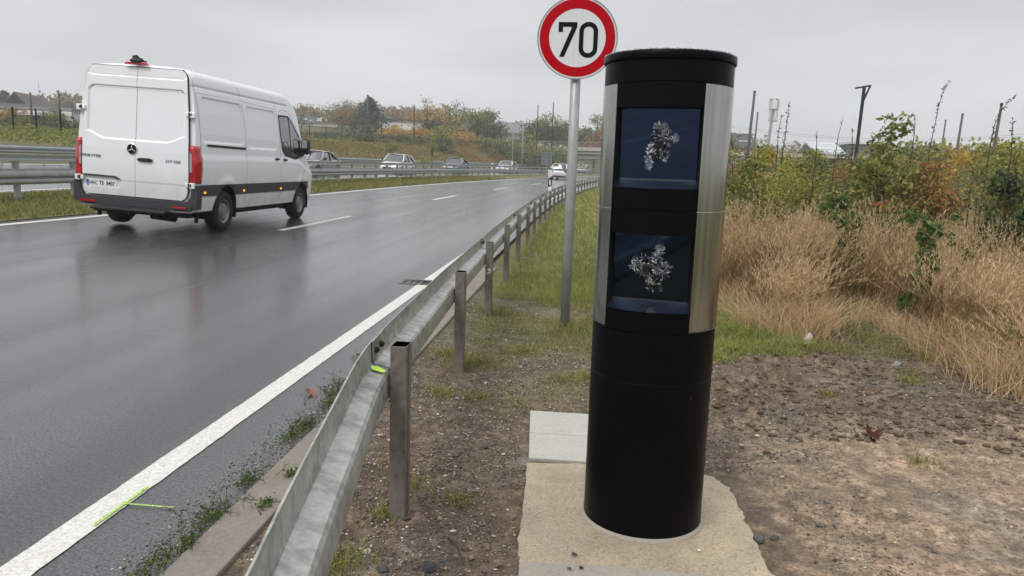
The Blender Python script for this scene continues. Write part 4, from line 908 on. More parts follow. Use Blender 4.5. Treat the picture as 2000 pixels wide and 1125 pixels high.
def tree(label, px, pyt, Y, W_, lm, n=1500, ls=.5, kind='round', cat='tree', group='trees beyond the motorway', seed=None, name=None, trunk=.22, H=None, asp=.6, dz=0.):
    x = at(px, 300, Y)[0]; z0 = ground(x, Y)+dz; H = H or max(1.5, at(px, pyt, Y)[2]-z0); rng = np.random.default_rng(seed or int(px*7+pyt))
    name = name or ('shrub' if cat in ('bush', 'shrub') else 'conifer_tree' if kind == 'cone' else 'bare_tree' if kind == 'bare' else 'broadleaf_tree')
    t = empty(name, (x, Y, z0)); tag(t, label, cat, group)
    tb = MB(); r0 = max(.03, H*.018)
    if kind == 'cone':
        tb.tube([(0, 0, -.2), (0, 0, H*.97)], [r0, .02], 6); tb.build('trunk', M['bark'], t)
        zz = rng.random(n)**.8; tier = np.floor(zz*11)/11; rr = W_/2*(1.02-zz)**.85*(.75+.5*((zz*11) % 1 < .5))*rng.uniform(.3, 1.05, n); a = rng.uniform(0, 6.283, n); lob = 1+.25*np.sin(a*3+tier*20)
        P = np.stack([np.cos(a)*rr*lob, np.sin(a)*rr*lob, H*(.06+.94*zz)-.12*rr], 1); V, F = leafcards(P, ls, rng, asp, -.15)
        npmesh('crown', V, F, lm, t); return t
    if kind == 'bare':
        tips = []
        for k in range(3): twigs(tb, np.array([rng.normal(0, .15), 0, -.2]), np.array([rng.normal(0, .18), rng.normal(0, .15), 1.]), H*.38, r0*1.1, 5, rng, .42, 3, tips, (2, 4))
        Vm = np.array(tb.v); sc = H/Vm[:, 2].max(); Vm *= np.array([W_/max(.1, np.ptp(Vm[:, 0])), W_/max(.1, np.ptp(Vm[:, 1])), sc]); tb.v = [tuple(p) for p in Vm]
        tb.build('trunk', M['bark'], t); tp = np.array(tips)*np.array([W_/max(.1, np.ptp(np.array(tips)[:, 0])), W_/max(.1, np.ptp(np.array(tips)[:, 1])), sc])
        P = tp[rng.integers(0, len(tp), n)]+rng.normal(0, W_*.03, (n, 3)); V, F = leafcards(P, ls, rng, asp); npmesh('crown', V, F, lm, t); return t
    k = 16 if kind == 'round' else 10; cen = []
    zlo = H*trunk
    while len(cen) < k:
        p = rng.uniform(-1, 1, 3)
        if .25 < np.linalg.norm(p) < .95: cen.append((p[0]*W_*.42, p[1]*W_*.42, zlo+(H-zlo)*(.5+.42*p[2])))
    cen = np.array(cen); rad = rng.uniform(.10, .22, k)*min(W_, (H-zlo)*1.2)+.05*W_
    P, kk_ = clump_points(n, cen, rad, rng); P = P[P[:, 2] > 0.02]
    tb.tube([(0, 0, -.3), (.02*H, 0, H*.35), (0, .0, H*.75)], [r0*1.3, r0, r0*.3], 6)
    for c_ in cen: 
        zb_ = rng.uniform(.15, .6)*c_[2]; tb.tube([(0, 0, zb_), tuple(c_*np.array([.5, .5, 1])+np.array([0, 0, -c_[2]*.3+zb_*.3])), tuple(c_)], [r0*.5, r0*.32, r0*.1], 4, cap=False)
    tb.build('trunk' if cat == 'tree' else 'stems', M['bark'], t); V, F = leafcards(P, ls, rng, asp)
    npmesh('crown' if cat == 'tree' else 'foliage', V, F, lm, t); return t
LG = dict(
 olive=leafmat('leaf_olive', [(.055, .07, .02), (.11, .12, .03), (.18, .17, .05), (.07, .085, .03)], gain=1.75),
 dark=leafmat('leaf_dark', [(.022, .036, .018), (.04, .058, .024), (.07, .085, .035), (.03, .045, .02)], gain=1.75),
 conifer=leafmat('leaf_conifer', [(.025, .04, .026), (.04, .058, .034), (.055, .07, .04)], gain=1.75),
 rust=leafmat('leaf_rust', [(.10, .06, .025), (.20, .11, .04), (.14, .10, .045), (.09, .08, .03)], gain=1.75),
 gold=leafmat('leaf_gold', [(.36, .22, .04), (.50, .30, .06), (.24, .18, .05), (.42, .21, .04)]),
 brown=leafmat('leaf_brown', [(.11, .085, .05), (.17, .13, .07), (.09, .075, .04), (.20, .14, .06)], gain=1.75),
 red=leafmat('leaf_red', [(.26, .05, .03), (.34, .10, .04), (.17, .06, .04), (.30, .17, .06)]),
 orange=leafmat('leaf_orange', [(.50, .18, .04), (.42, .22, .05), (.32, .12, .04)]),
 yg=leafmat('leaf_yellow_green', [(.16, .19, .03), (.28, .26, .05), (.10, .13, .03), (.36, .30, .07)]),
 fresh=leafmat('leaf_fresh', [(.05, .085, .02), (.09, .135, .035), (.04, .065, .02), (.15, .19, .06)], gain=1.3),
 mixed=leafmat('leaf_mixed', [(.08, .10, .03), (.14, .12, .04), (.22, .17, .05), (.06, .08, .025), (.15, .12, .04), (.11, .13, .04)], gain=1.75),
 bramble=leafmat('leaf_bramble', [(.03, .045, .02), (.06, .075, .03), (.10, .11, .05), (.04, .055, .025), (.08, .06, .035)], gain=1.75),
 greygreen=leafmat('leaf_grey_green', [(.08, .095, .06), (.13, .14, .09), (.06, .075, .045), (.17, .16, .10)], gain=1.75),
 scarlet=leafmat('leaf_scarlet', [(.15, .13, .04), (.24, .19, .05), (.11, .13, .035), (.34, .075, .04), (.26, .23, .06), (.24, .10, .075), (.13, .15, .045)]),
)
# ------------------------------------------------------------------ far woods (one mass) and trees
def wood(name, segs, lm, label, ls=1.1, dens=1.0, seed=5):
    rng = np.random.default_rng(seed); Ps = []
    for (px0, px1, pt0, pt1, Y, dep) in segs:
        nx_ = int(abs(px1-px0)/7)+1
        for i in range(nx_):
            t = (i+.5)/nx_; px = px0+(px1-px0)*t; Yk = Y+rng.uniform(0, dep); x = at(px, 300, Yk)[0]; z0 = ground(x, min(Yk, 260)) if Yk < 260 else ground(at(px, 300, 255)[0], 255)
            zt_ = at(px, pt0+(pt1-pt0)*t, Yk)[2]+rng.uniform(-2.2, .8); w_ = rng.uniform(3, 6); m_ = int(170*dens)
            c = rng.normal(size=(m_, 3)); c /= np.linalg.norm(c, axis=1)[:, None]; c *= (rng.random(m_)**.4)[:, None]
            H_ = max(3, zt_-z0); Ps.append(np.stack([x+c[:, 0]*w_, Yk+c[:, 1]*w_*.8, z0+H_*(.52+.48*c[:, 2])], 1))
    P = np.concatenate(Ps); V, F = leafcards(P, ls, rng, .8); tag(npmesh(name, V, F, lm), label, 'wood', None, 'stuff')
wood('distant_wood', [(-40, 160, 186, 184, 205, 25), (540, 640, 204, 206, 285, 30), (640, 860, 204, 205, 290, 30), (860, 1000, 216, 240, 300, 25)], LG['brown'], 'hazy brown autumn wood on the horizon behind the houses')
wood('distant_wood', [(-40, 160, 192, 190, 215, 25), (540, 860, 214, 214, 270, 20), (1000, 1180, 240, 250, 260, 30)], LG['olive'], 'olive green part of the far wood behind the houses', dens=.8, seed=6)
wood('distant_wood', [(1400, 1500, 254, 262, 300, 40), (1500, 2060, 278, 290, 240, 60)], LG['brown'], 'low brown tree line on the horizon at the right', dens=.7, seed=7)
wood('distant_wood', [(1760, 2060, 290, 270, 75, 25)], LG['yg'], 'yellowish thicket on the skyline at the far right', ls=.5, dens=2.2, seed=8)
T = tree
T('green pointed conifer beside the brown roofed house at far left', 16, 181, 176, 8, LG['conifer'], 1200, .8, 'cone')
T('leafy orange young tree left edge in front of the white hall', 2, 214, 98, 3.5, LG['gold'], 500, .3)
T('small yellow tree in front of the white hall and its first pole', 36, 208, 96, 3.2, LG['gold'], 420, .28, trunk=.4)
T('small yellow green tree in front of the right end of the white hall', 110, 214, 92, 3.0, LG['yg'], 420, .28)
T('olive bush along the mesh fence under the yellow tree', 20, 252, 88, 9, LG['olive'], 900, .35, 'round', 'bush', trunk=.05, H=.75)
T('brown bush along the mesh fence between the two left poles', 85, 252, 88, 10, LG['mixed'], 1000, .35, 'round', 'bush', trunk=.05, H=.75)
T('dull green bush along the mesh fence next to the van', 140, 250, 88, 9, LG['bramble'], 900, .35, 'round', 'bush', trunk=.05, H=.75)
T('rust coloured round tree just right of the van roof', 566, 203, 235, 14, LG['rust'], 1300, .7)
T('olive tree left of the white house roof', 600, 200, 240, 15, LG['brown'], 1300, .7)
T('bare greyish tree rising behind the dark house roof', 678, 196, 225, 15, LG['brown'], 500, .5, 'bare')
T('broad brown and olive tree right of the white house', 668, 204, 172, 17, LG['mixed'], 2200, .55)
T('tall olive brown tree touching the dark conifer', 694, 206, 165, 12, LG['rust'], 1500, .5)
T('dark spreading conifer behind the tall pole', 722, 192, 158, 13, LG['conifer'], 2400, .6, 'cone')
T('bare pale tree behind the white shed roof left end', 752, 204, 245, 12, LG['brown'], 300, .5, 'bare')
T('orange brown round tree behind the middle of the white shed', 786, 206, 240, 15, LG['rust'], 1300, .7)
T('hazy brown tree behind the right end of the white shed', 818, 207, 250, 13, LG['brown'], 900, .7)
T('golden hedge bush at the left end of the white shed', 762, 242, 135, 7, LG['gold'], 900, .38, 'round', 'bush', trunk=.0)
T('golden hedge bush in the middle before the white shed', 788, 248, 135, 8, LG['gold'], 1000, .38, 'round', 'bush', trunk=.0)
T('golden hedge bush at the right end of the white shed', 820, 243, 135, 6.5, LG['gold'], 900, .38, 'round', 'bush', trunk=.0)
T('tall half bare tree with an ivy covered trunk right of the white shed', 845, 192, 145, 12, LG['gold'], 900, .4, 'bare')
T('dark ivy clad lower crown under the tall half bare tree', 840, 226, 146, 5, LG['dark'], 900, .4)
T('olive tree with a rounded top just right of the half bare tree', 868, 204, 160, 11, LG['mixed'], 1500, .5)
T('thin bare tree left of the red brick house', 893, 196, 165, 9, LG['brown'], 150, .4, 'bare')
T('yellow bush below the thin bare tree', 880, 246, 132, 9, LG['yg'], 1000, .4, 'round', 'bush', trunk=.0)
T('gold bush in front of the red brick house', 902, 250, 130, 6, LG['gold'], 600, .36, 'round', 'bush', trunk=.0)
T('green tree with an open two headed crown beside the red brick house', 930, 206, 150, 9, LG['olive'], 1500, .42, 'round')
T('green tree right behind the open crowned tree', 949, 214, 152, 8, LG['dark'], 1300, .42)
T('dark round tree before the grey roofed hall', 967, 240, 148, 6.5, LG['dark'], 900, .4)
T('yellowish small tree right of the lamp posts', 1027, 255, 140, 6, LG['yg'], 700, .36)
T('large dark green tree left of the twin bare poles', 1046, 232, 160, 8, LG['dark'], 1300, .45)
T('tall olive tree between the twin bare poles', 1066, 217, 165, 10, LG['olive'], 1500, .45)
T('dark green round tree right of the twin bare poles', 1088, 232, 160, 8, LG['dark'], 1300, .45)
T('small green tree just left of the sign post', 1106, 240, 170, 6, LG['rust'], 700, .45)
T('olive tree above the bridge right of the sign post', 1140, 246, 175, 9, LG['dark'], 1000, .45)
T('feathery green tree between the sign post and the camera pillar', 1165, 222, 185, 9, LG['olive'], 1000, .45)
T('reddish tree above the bridge beside the camera pillar', 1160, 245, 165, 8, LG['red'], 900, .4)
def patchmass(name, label, px0, px1, pt0, pt1, pb0, pb1, Y, dep, lm, n, ls, cat='thicket', seed=1, lump=18):
    "dense bank of brambles between two heights, real depth"
    rng = np.random.default_rng(seed); K = int(abs(px1-px0)/lump)+2; cen = []; rad = []
    for i in range(K*3):
        t = rng.random(); Yk = Y+rng.uniform(0, dep); px = px0+(px1-px0)*t; x = at(px, 300, Yk)[0]; z0 = ground(x, Yk); zt_ = at(px, pt0+(pt1-pt0)*t, Yk)[2]; h = max(.8, zt_-z0)*rng.uniform(.55, 1.0); r = max(.8, h*.45)
        cen.append((x, Yk, z0+h-r)); rad.append(r)
        cen.append((x+rng.normal(0, 1), Yk-1, z0+max(.2, h-2*r)*.5)); rad.append(r)
    P, _ = clump_points(n, np.array(cen), np.array(rad), rng); V, F = leafcards(P, ls, rng, .7); return tag(npmesh(name, V, F, lm), label, cat, None, 'stuff')
patchmass('bramble_thicket', 'dark green bramble mound above the white hatchback', 700, 880, 258, 262, 290, 292, 108, 14, LG['bramble'], 16000, .30, seed=2)
patchmass('bramble_thicket', 'dark hedge of ivy and bramble below the white house', 572, 730, 252, 258, 270, 275, 125, 14, LG['bramble'], 8000, .34, seed=3)
patchmass('bramble_thicket', 'mixed green scrub between the open crowned tree and the bridge', 880, 1125, 262, 270, 290, 292, 128, 14, LG['olive'], 12000, .34, seed=4)
patchmass('bramble_thicket', 'dark scrub under the round trees near the bridge', 900, 1100, 268, 276, 290, 292, 122, 10, LG['bramble'], 6000, .34, seed=5)
# bank vegetation: real scattered growth on the slope beyond the opposite road
def bankgrowth(name, label, u0, u1, y0, y1, n, lm, ls, hh, seed, col=None, thr=.0, sc=9):
    rng = np.random.default_rng(seed); u = rng.uniform(u0, u1, n); y = y0+(y1-y0)*rng.random(n)**.8; k = vnoise(u, y, sc, seed, 3) > thr; u = u[k]; y = y[k]
    hmp = vnoise(u, y, 3.0, seed+1, 3)
    P = np.array([[a+Cv(b_), b_, ground(a+Cv(b_), b_)+h_] for a, b_, h_ in zip(u, y, rng.random(len(u))*hh*np.clip(hmp*2-.4, .15, 1.4))]); V, F = leafcards(P, ls*(1+0*y), rng, .5, .4); tag(npmesh(name, V, F, lm), label, 'ground cover', None, 'stuff')
bankgrowth('bank_scrub', 'brown and olive scrub on the slope above the farthest guardrail', -33.5, -25.2, 40, 150, 22000, LG['mixed'], .20, 1.3, 11)
bankgrowth('bank_scrub', 'rusty bushes on the slope above the farthest guardrail', -33, -25.4, 60, 150, 14000, LG['rust'], .20, 1.6, 12, thr=.48)
bankgrowth('bank_scrub', 'red leaved bushes on the slope left of the bridge', -33, -25.6, 98, 150, 9000, LG['red'], .22, 2.0, 13, thr=.50, sc=7)
bankgrowth('bank_grass', 'yellow green grass on the upper slope by the mesh fence', -60, -31, 34, 120, 30000, LG['yg'], .16, .45, 14)
bankgrowth('bank_grass', 'rough green meadow on the top of the bank at the left', -75, -33, 30, 100, 26000, LG['fresh'], .18, .3, 15)
T('small dark bush on the bank above the white hatchback roof', 764, 270, 84, 1.6, LG['olive'], 500, .14, 'round', 'bush', trunk=.25, seed=3)
T('young thin tree on the bank right of the white hatchback', 843, 264, 88, 2.0, LG['yg'], 420, .16, 'round', 'tree', trunk=.45)
T('round yellow green bush low on the bank above the guardrail', 828, 302, 80, 2.2, LG['yg'], 450, .14, 'round', 'bush', trunk=0)
# ------------------------------------------------------------------ haze-side buildings
M['wall_white'] = mat('wall_white', (.66, .67, .66), .7, noise=(1.2, (.54, .55, .54), .6)); M['wall_cream'] = mat('wall_cream', (.55, .53, .45), .8)
M['roof_dark'] = mat('roof_dark', (.055, .058, .065), .6); M['roof_brown'] = mat('roof_brown', (.10, .078, .065), .8, noise=(2, (.14, .11, .09), .6)); M['roof_grey'] = mat('roof_grey', (.17, .165, .16), .7)
M['brick'] = mat('red_brick', (.33, .085, .065), .85, noise=(5, (.24, .08, .06), .6)); M['wood_dark'] = mat('wood_dark', (.08, .068, .06), .8); M['roof_metal'] = mat('roof_metal', (.5, .53, .55), .4)
M['win'] = mat('window_dark', (.03, .035, .04), .15)
def building(label, pxL, pxR, Y, h, wallm, roofm, d=10, roof='flat', rh=2.5, wins=(), rot=0., eave=.4, zb=None, group=None, ridge='x', sky=(), pt=None):
    xl = at(pxL, 280, Y)[0]; xr = at(pxR, 280, Y)[0]; w_ = xr-xl; xc = (xl+xr)/2; z0 = ground(xc, Y) if zb is None else zb
    if pt: h = max(1.0, at((pxL+pxR)/2, pt, Y)[2]-z0-rh)
    t = empty('building', (xc, Y, z0), rot); tag(t, label, 'building', group); b = MB(); b.box(-w_/2, w_/2, 0, d, -1.5, h)
    if roof == 'gable' and ridge == 'y': b.prism([(-w_/2, h), (w_/2, h), (0, h+rh)], lambda a, q, dd: (a, dd, q), 0.003, d-.003)
    b.build('wall', wallm, t); b = MB()
    if roof == 'flat': b.box(-w_/2-eave, w_/2+eave, -eave, d+eave, h+.003, h+rh)
    elif ridge == 'x':
        b.prism([(-eave, h-.1), (d/2, h+rh), (d+eave, h-.1), (d+eave, h-.35), (d/2, h+rh-.3), (-eave, h-.35)], lambda a, q, dd: (dd, a, q), -w_/2-eave, w_/2+eave)
    else: b.prism([(-w_/2-eave, h-.1), (0, h+rh+.15), (w_/2+eave, h-.1), (w_/2+eave, h-.4), (0, h+rh-.15), (-w_/2-eave, h-.4)], lambda a, q, dd: (a, dd, q), -eave*2, d+eave)
    ro = b.build('roof', roofm, t)
    for (fx_, fz, ww, hh) in wins:
        b = MB(); x0 = -w_/2+w_*fx_; b.box(x0-ww/2, x0+ww/2, -.06, .08, fz, fz+hh); f = b.build('window', M['wall_white'] if wallm is not M['wall_white'] else M['roof_grey'], t); b = MB(); b.box(x0-ww/2+.1, x0+ww/2-.1, -.075, -.05, fz+.1, fz+hh-.1); b.build('pane', M['win'], f)
    for (fx_, f2, ww, hh, mm) in sky:
        b = MB(); x0 = -w_/2+w_*fx_; yy_ = d/2*f2; zz_ = h-.1+(rh+.1)*f2; b.box(x0-ww/2, x0+ww/2, yy_-.35, yy_+1.2, zz_-.2, zz_+hh); b.build('dormer', M[mm], ro)
    return t
building('long white industrial hall with parked cars in front at far left', -30, 118, 118, 3.3, M['wall_white'], M['roof_grey'], 22, 'flat', .6, [(.45, .1, 5, 1.5), (.63, .1, 5, 1.5), (.82, .1, 5, 1.5)], rot=.12, pt=203)
building('brown gabled house behind the white industrial hall', 26, 62, 165, 5.0, M['wood_dark'], M['roof_brown'], 12, 'gable', 3.6, [(.3, .9, 1.6, 1.0), (.65, .9, 2.6, 1.0)], ridge='y', eave=1.2, rot=.25, pt=182)
building('low pale annex at the right end of the white hall', 116, 150, 128, 1.8, M['wall_cream'], M['roof_grey'], 8, 'flat', .4, [(.5, .4, 1.5, 1.2)], pt=214)
building('white house with a long dark roof and dormers', 590, 662, 205, 3.4, M['wall_white'], M['roof_dark'], 10, 'gable', 2.6, [(.07, 1.2, 1.0, 1.2), (.3, 1.2, 1.0, 1.2)], rot=.05, sky=[(.07, .35, .8, .3, 'wall_white'), (.25, .2, 1.2, .3, 'wall_white'), (.45, .22, 1.8, 1.1, 'wall_white'), (.68, .22, 3.2, 1.3, 'wall_white')], pt=221)
building('cream single storey annex in front of the white house', 612, 661, 190, 3.2, M['wall_cream'], M['roof_grey'], 7, 'flat', .5, [(.4, .9, .8, 1.4), (.78, .9, .8, 1.2)], pt=238)
building('small pale house between the van and the white house', 566, 578, 210, 3.2, M['wall_white'], M['roof_dark'], 8, 'gable', 2.2, [(.5, 1.2, 1, 1)], pt=225)
building('long white shed with a dark flat roof behind the golden hedge', 742, 822, 200, 6.6, M['wall_white'], M['roof_dark'], 20, 'flat', .7, [], pt=232)
building('red brick house with white windows among the trees', 896, 914, 178, 6.0, M['brick'], M['roof_dark'], 10, 'gable', 3.0, [(.25, 1.0, 1.3, 1.2), (.75, 1.0, 1.3, 1.2), (.5, 3.4, 1.3, 1.2)], pt=226)
building('wide hall with grey sloping roof and a white band behind the lamp posts', 950, 1032, 200, 6.2, M['wall_white'], M['roof_grey'], 22, 'gable', 3.2, [(.7, 1.5, 2.6, 1.4), (.9, 1.5, 2.6, 1.4)], eave=1.5, pt=234)
building('dark red brick house with skylights left of the tall right poles', 1438, 1474, 170, 8.2, M['brick'], M['roof_dark'], 12, 'gable', 3.0, [(.3, 6, 1, 1), (.7, 6, 1, 1)], zb=0, sky=[(.35, .4, .8, .2, 'wall_white'), (.6, .4, .8, .2, 'wall_white'), (.85, .4, .8, .2, 'wall_white')], pt=258)
building('low shed with a pale metal roof right of the antenna mast', 1598, 1650, 150, 5.2, M['wood_dark'], M['roof_metal'], 14, 'gable', 2.2, [(.3, 3, 1.2, 1)], zb=0, pt=275)
building('long low shed with a thin white roof edge behind the leaning dark post', 1665, 1742, 160, 7.2, M['wood_dark'], M['wall_white'], 14, 'flat', .5, [(.4, 4.5, 1.5, 1)], zb=0, pt=277)
# parked cars by the hall
def parked(px, Y, label, m_, van_=False):
    x = at(px, 225, Y)[0]; t = empty('parked_car', (x, Y, ground(x, Y)+.9), 2.1); tag(t, label, 'car', 'cars parked by the white hall'); b = MB(); L_, w_, H = 4.4, 1.8, 1.5
    b.prism([(-2.2, .3), (2.2, .3), (2.2, .75), (1.2, .95), (-2.0, 1.0), (-2.2, .8)], lambda a, q, d: (a, d, q), -.9, .9); b.build('body', m_, t, bevel=.08)
    b = MB(); b.prism([(-1.9, .97), (1.2, .97), (.5, H), (-1.4, H)], lambda a, q, d: (a, d, q), -.78, .78); g = b.build('glasshouse', M['car_glass'], t, bevel=.08)
    b = MB(); b.box(-1.4, .45, -.75, .75, H-.01, H+.03); b.build('roof', m_, t, bevel=.02)
    for sx_ in (-1.35, 1.35):
        for s_ in (-1, 1): b = MB(); b.tube([(sx_, s_*.92, .32), (sx_, s_*.7, .32)], .32, 12); b.build('wheel', M['rubber'], t)
for px, lb, mm in ((2, 'white parked car at the left edge before the hall', 'paint_white'), (30, 'dark parked car between the two yellow trees', 'paint_slate'), (50, 'white parked car left of the first pole', 'paint_white'), (68, 'white parked car right of the first pole', 'paint_white'), (88, 'silver parked car in front of the last hall gate', 'paint_silver'), (130, 'white parked car beside the pale annex', 'paint_white')): parked(px, 114, lb, M[mm])
# ------------------------------------------------------------------ poles, masts, lamps
def pole(label, px, pt, Y, r, m_, dx=0., name='utility_pole', cat='pole', group=None, top=None):
    a = at(px, pt, Y); z0 = ground(a[0], Y) if a[0] < 0 or Y < 300 else 0; t = empty(name, (a[0]+dx, Y, z0)); tag(t, label, cat, group); H = a[2]-z0
    b = MB(); r = r*.74; b.tube([(0, 0, -.5), (-dx*.5, 0, H*.5), (-dx, 0, H)], [r*1.25, r*1.1, r*.85], 10); b.build('shaft', m_, t, smooth=True)
    b = MB(); b.tube([(-dx, 0, H-.02), (-dx, 0, H+.12)], r*1.0, 8); b.build('cap', M['pole_dark'], t); return t, H
G_ = 'bare wooden poles'
pole('leftmost bare wooden pole in front of the white hall', 59, 183, 78, .14, M['pole_wood'], group=G_)
pole('bare wooden pole next to the rear of the van', 115, 186, 72, .14, M['pole_wood'], group=G_)
pole('tall grey pole in front of the dark spreading conifer', 718, 187, 112, .20, M['pole_wood'], group=G_)
pole('thin short pole between the dark conifer and the golden hedge', 745, 230, 118, .09, M['pole_dark'], group=G_)
pole('dark pole in front of the right end of the white shed', 809, 207, 128, .13, M['pole_dark'], group=G_)
pole('left one of the twin dark poles above the round green trees', 1051, 206, 135, .13, M['pole_dark'], group=G_)
pole('right one of the twin dark poles above the round green trees', 1081, 202, 135, .13, M['pole_dark'], group=G_)
pole('tallest bare pole right of the camera pillar', 1474, 180, 85, .20, M['pole_wood'], dx=-.35, group=G_)
pole('shorter bare pole close right of the tallest bare pole', 1480, 221, 105, .15, M['pole_wood'], dx=-.2, group=G_)
pole('thin bare pole left of the thicker far right pole', 1847, 236, 95, .13, M['pole_wood'], dx=-.2, group=G_)
pole('bare pole in the gap between the red shrub and the far right thicket', 1880, 224, 85, .17, M['pole_wood'], dx=-.3, group=G_)
pole('pale bare pole overgrown by a climbing shoot at the right', 1956, 206, 42, .10, M['pole_wood'], dx=-.25, group=G_)
pole('hair thin radio mast behind the brown gabled house', 75, 160, 220, .10, M['pole_grey'], name='radio_mast', cat='mast')
for px, py, lb in ((1003, 242, 'grey street lamp with a bent arm above the embankment'), (1022, 246, 'straight grey street lamp right of the one with the bent arm')):
    t, H = pole(lb, px, py, 122, .12, M['pole_grey'], name='street_lamp', cat='street lamp')
    b = MB(); b.tube([(0, 0, H), (.25, 0, H+.15), (.8 if px < 1010 else .3, 0, H+.3)], .06, 6); b.box(.5 if px < 1010 else .1, 1.0 if px < 1010 else .5, -.1, .1, H+.28, H+.38); b.build('lamp_head', M['pole_grey'], t)
a = at(1511, 208, 150); t = empty('antenna_mast', (a[0]-1.0, 150, 0)); tag(t, 'grey antenna mast with a cage of panel antennas on top', 'mast'); H = at(1511, 193, 150)[2]
b = MB(); b.tube([(0, 0, -1), (1.1, 0, H)], [.34, .24], 10); b.build('shaft', M['pole_grey'], t, smooth=True)
b = MB()
for z in (H-.1, H-2.0, H-4.1): b.lathe([(.72, z-.07), (.80, z-.07), (.80, z+.07), (.72, z+.07), (.72, z-.07)], (1.05, 0, 0), 12)
for k in range(6):
    q = k*math.pi/3; b.tube([(1.05+.76*math.cos(q), .76*math.sin(q), H-4.1), (1.05+.76*math.cos(q), .76*math.sin(q), H)], .05, 5)
b.build('cage', M['pole_grey'], t)
for k in range(3):
    q = k*2.1+.3; b = MB(); cx_, cy_ = 1.05+.95*math.cos(q), .95*math.sin(q); b.box(cx_-.2, cx_+.2, cy_-.12, cy_+.12, H-1.9, H+.1); b.build('antenna_panel', M['plain_white'], t, bevel=.03)
b = MB(); b.box(.7, 1.7, -.2, .2, H-14.2, H-13.6); b.build('equipment_box', M['roof_metal'], t)
a0 = at(1677, 290, 38); a1 = at(1688, 171, 38); t = empty('timber_gallows', (a0[0]-.15, 38, 0)); tag(t, 'black leaning timber post with a cross bar and a brace', 'post')
dx = a1[0]-a0[0]+.15; H = a1[2]
b = MB(); b.tube([(0, 0, -.3), (dx, 0, H)], .085, 4); b.build('post', M['pole_dark'], t)
b = MB(); b.tube([(dx-.40, 0, H-.04), (dx+.30, 0, H+.10)], .055, 4); b.build('cross_bar', M['pole_dark'], t)
b = MB(); b.tube([(dx+.26, 0, H+.07), (dx-.02, 0, H-.72)], .05, 4); b.build('brace', M['pole_dark'], t)
for (p, q, lb) in (((1400, 244), (2040, 262), 'upper pair of overhead wires across the sky at the right'), ((1400, 262), (2040, 276), 'lower pair of overhead wires across the sky at the right')):
    A = at(*p, 110); B = at(*q, 110); b = MB()
    for o_ in (0, .7):
        b.tube([A+(B-A)*t+np.array([0, o_, -3*(t-t*t)*2+o_*.4]) for t in np.linspace(0, 1, 14)], .022, 4)
    tag(b.build('overhead_wire', M['pole_grey']), lb, 'wire')
# ------------------------------------------------------------------ mesh fences, signs, bridge
M['fence_green'] = mat('fence_green', (.018, .05, .04), .5)
def mesh_fence(label, pts, h=1.8, step=2.5):
    t = empty('mesh_fence', (0, 0, 0)); tag(t, label, 'fence'); wb_ = MB()
    for (x0, y0), (x1, y1) in zip(pts[:-1], pts[1:]):
        l_ = math.hypot(x1-x0, y1-y0); k = max(1, int(l_/step))
        P_ = [(x0+(x1-x0)*i/k, y0+(y1-y0)*i/k) for i in range(k+1)]
        for (x, y) in P_: b = MB(); g = ground(x, y); b.box(x-.045, x+.045, y-.045, y+.045, g-.2, g+h+.05); b.build('post', M['fence_green'], t)
        for i in range(k):
            (xa, ya), (xb, yb) = P_[i], P_[i+1]; ga, gb = ground(xa, ya), ground(xb, yb)
            for q in range(8): z = .1+h*.98*q/8+.05; wb_.tube([(xa, ya, ga+z), (xb, yb, gb+z)], .008 if 0 < q < 7 else .018, 3, cap=False)
            for q in range(12): f = (q+.5)/12; x = xa+(xb-xa)*f; y = ya+(yb-ya)*f; g = ga+(gb-ga)*f; wb_.tube([(x, y, g+.1), (x, y, g+h)], .007, 3, cap=False)
    wb_.build('mesh_panel', M['fence_green'], t)
def xy(px, Y): return (at(px, 300, Y)[0], Y)
mesh_fence('green mesh fence across the meadow at the left in front of the bushes', [xy(-30, 56), xy(30, 58), xy(75, 60), xy(122, 62), xy(175, 66)], 2.0, 3.5)
mesh_fence('farther green mesh fence behind the meadow at the left', [xy(-20, 82), xy(190, 90)], 1.9, 5)
mesh_fence('green mesh fence on the bank right of the van mirror', [xy(575, 104), xy(605, 102), xy(668, 104)], 2.2, 1.7)
t = empty('notice_board', (at(601, 278, 101)[0], 101, at(601, 282, 101)[2])); tag(t, 'small pale notice board on the mesh fence right of the van', 'sign'); b = MB(); b.box(-.2, .2, -.03, .0, 0, .45); b.build('board', M['plate_white'], t); b = MB(); b.box(-.03, .03, .003, .05, -1.8, .4); b.build('post', M['fence_green'], t)
# back of a traffic sign in the median
a = at(1067.5, 322, 95); p = rw(a[0]-Cv(95), 95); t = empty('traffic_sign', p); tag(t, 'grey back of a tall rectangular traffic sign above the marker post', 'road sign'); zb = a[2]-p[2]; zt_ = at(1067.5, 297, 95)[2]-p[2]
b = MB(); b.box(-.62, .62, -.02, .02, zb, zt_); pn_ = b.build('panel', mat('sign_back', (.12, .14, .17), .5, .2), t)
b = MB()
for x in (-.62, .56): b.box(x, x+.06, -.05, -.021, zb, zt_)
for z in (zb, (zb+zt_)/2-.1, zt_-.06): b.box(-.56, .56, -.048, -.021, z, z+.05)
b.build('frame', M['pole_grey'], pn_); b = MB(); b.tube([(0, -.08, -.2), (0, -.08, zt_-.05)], .05, 8); b.build('post', M['pole_grey'], t)
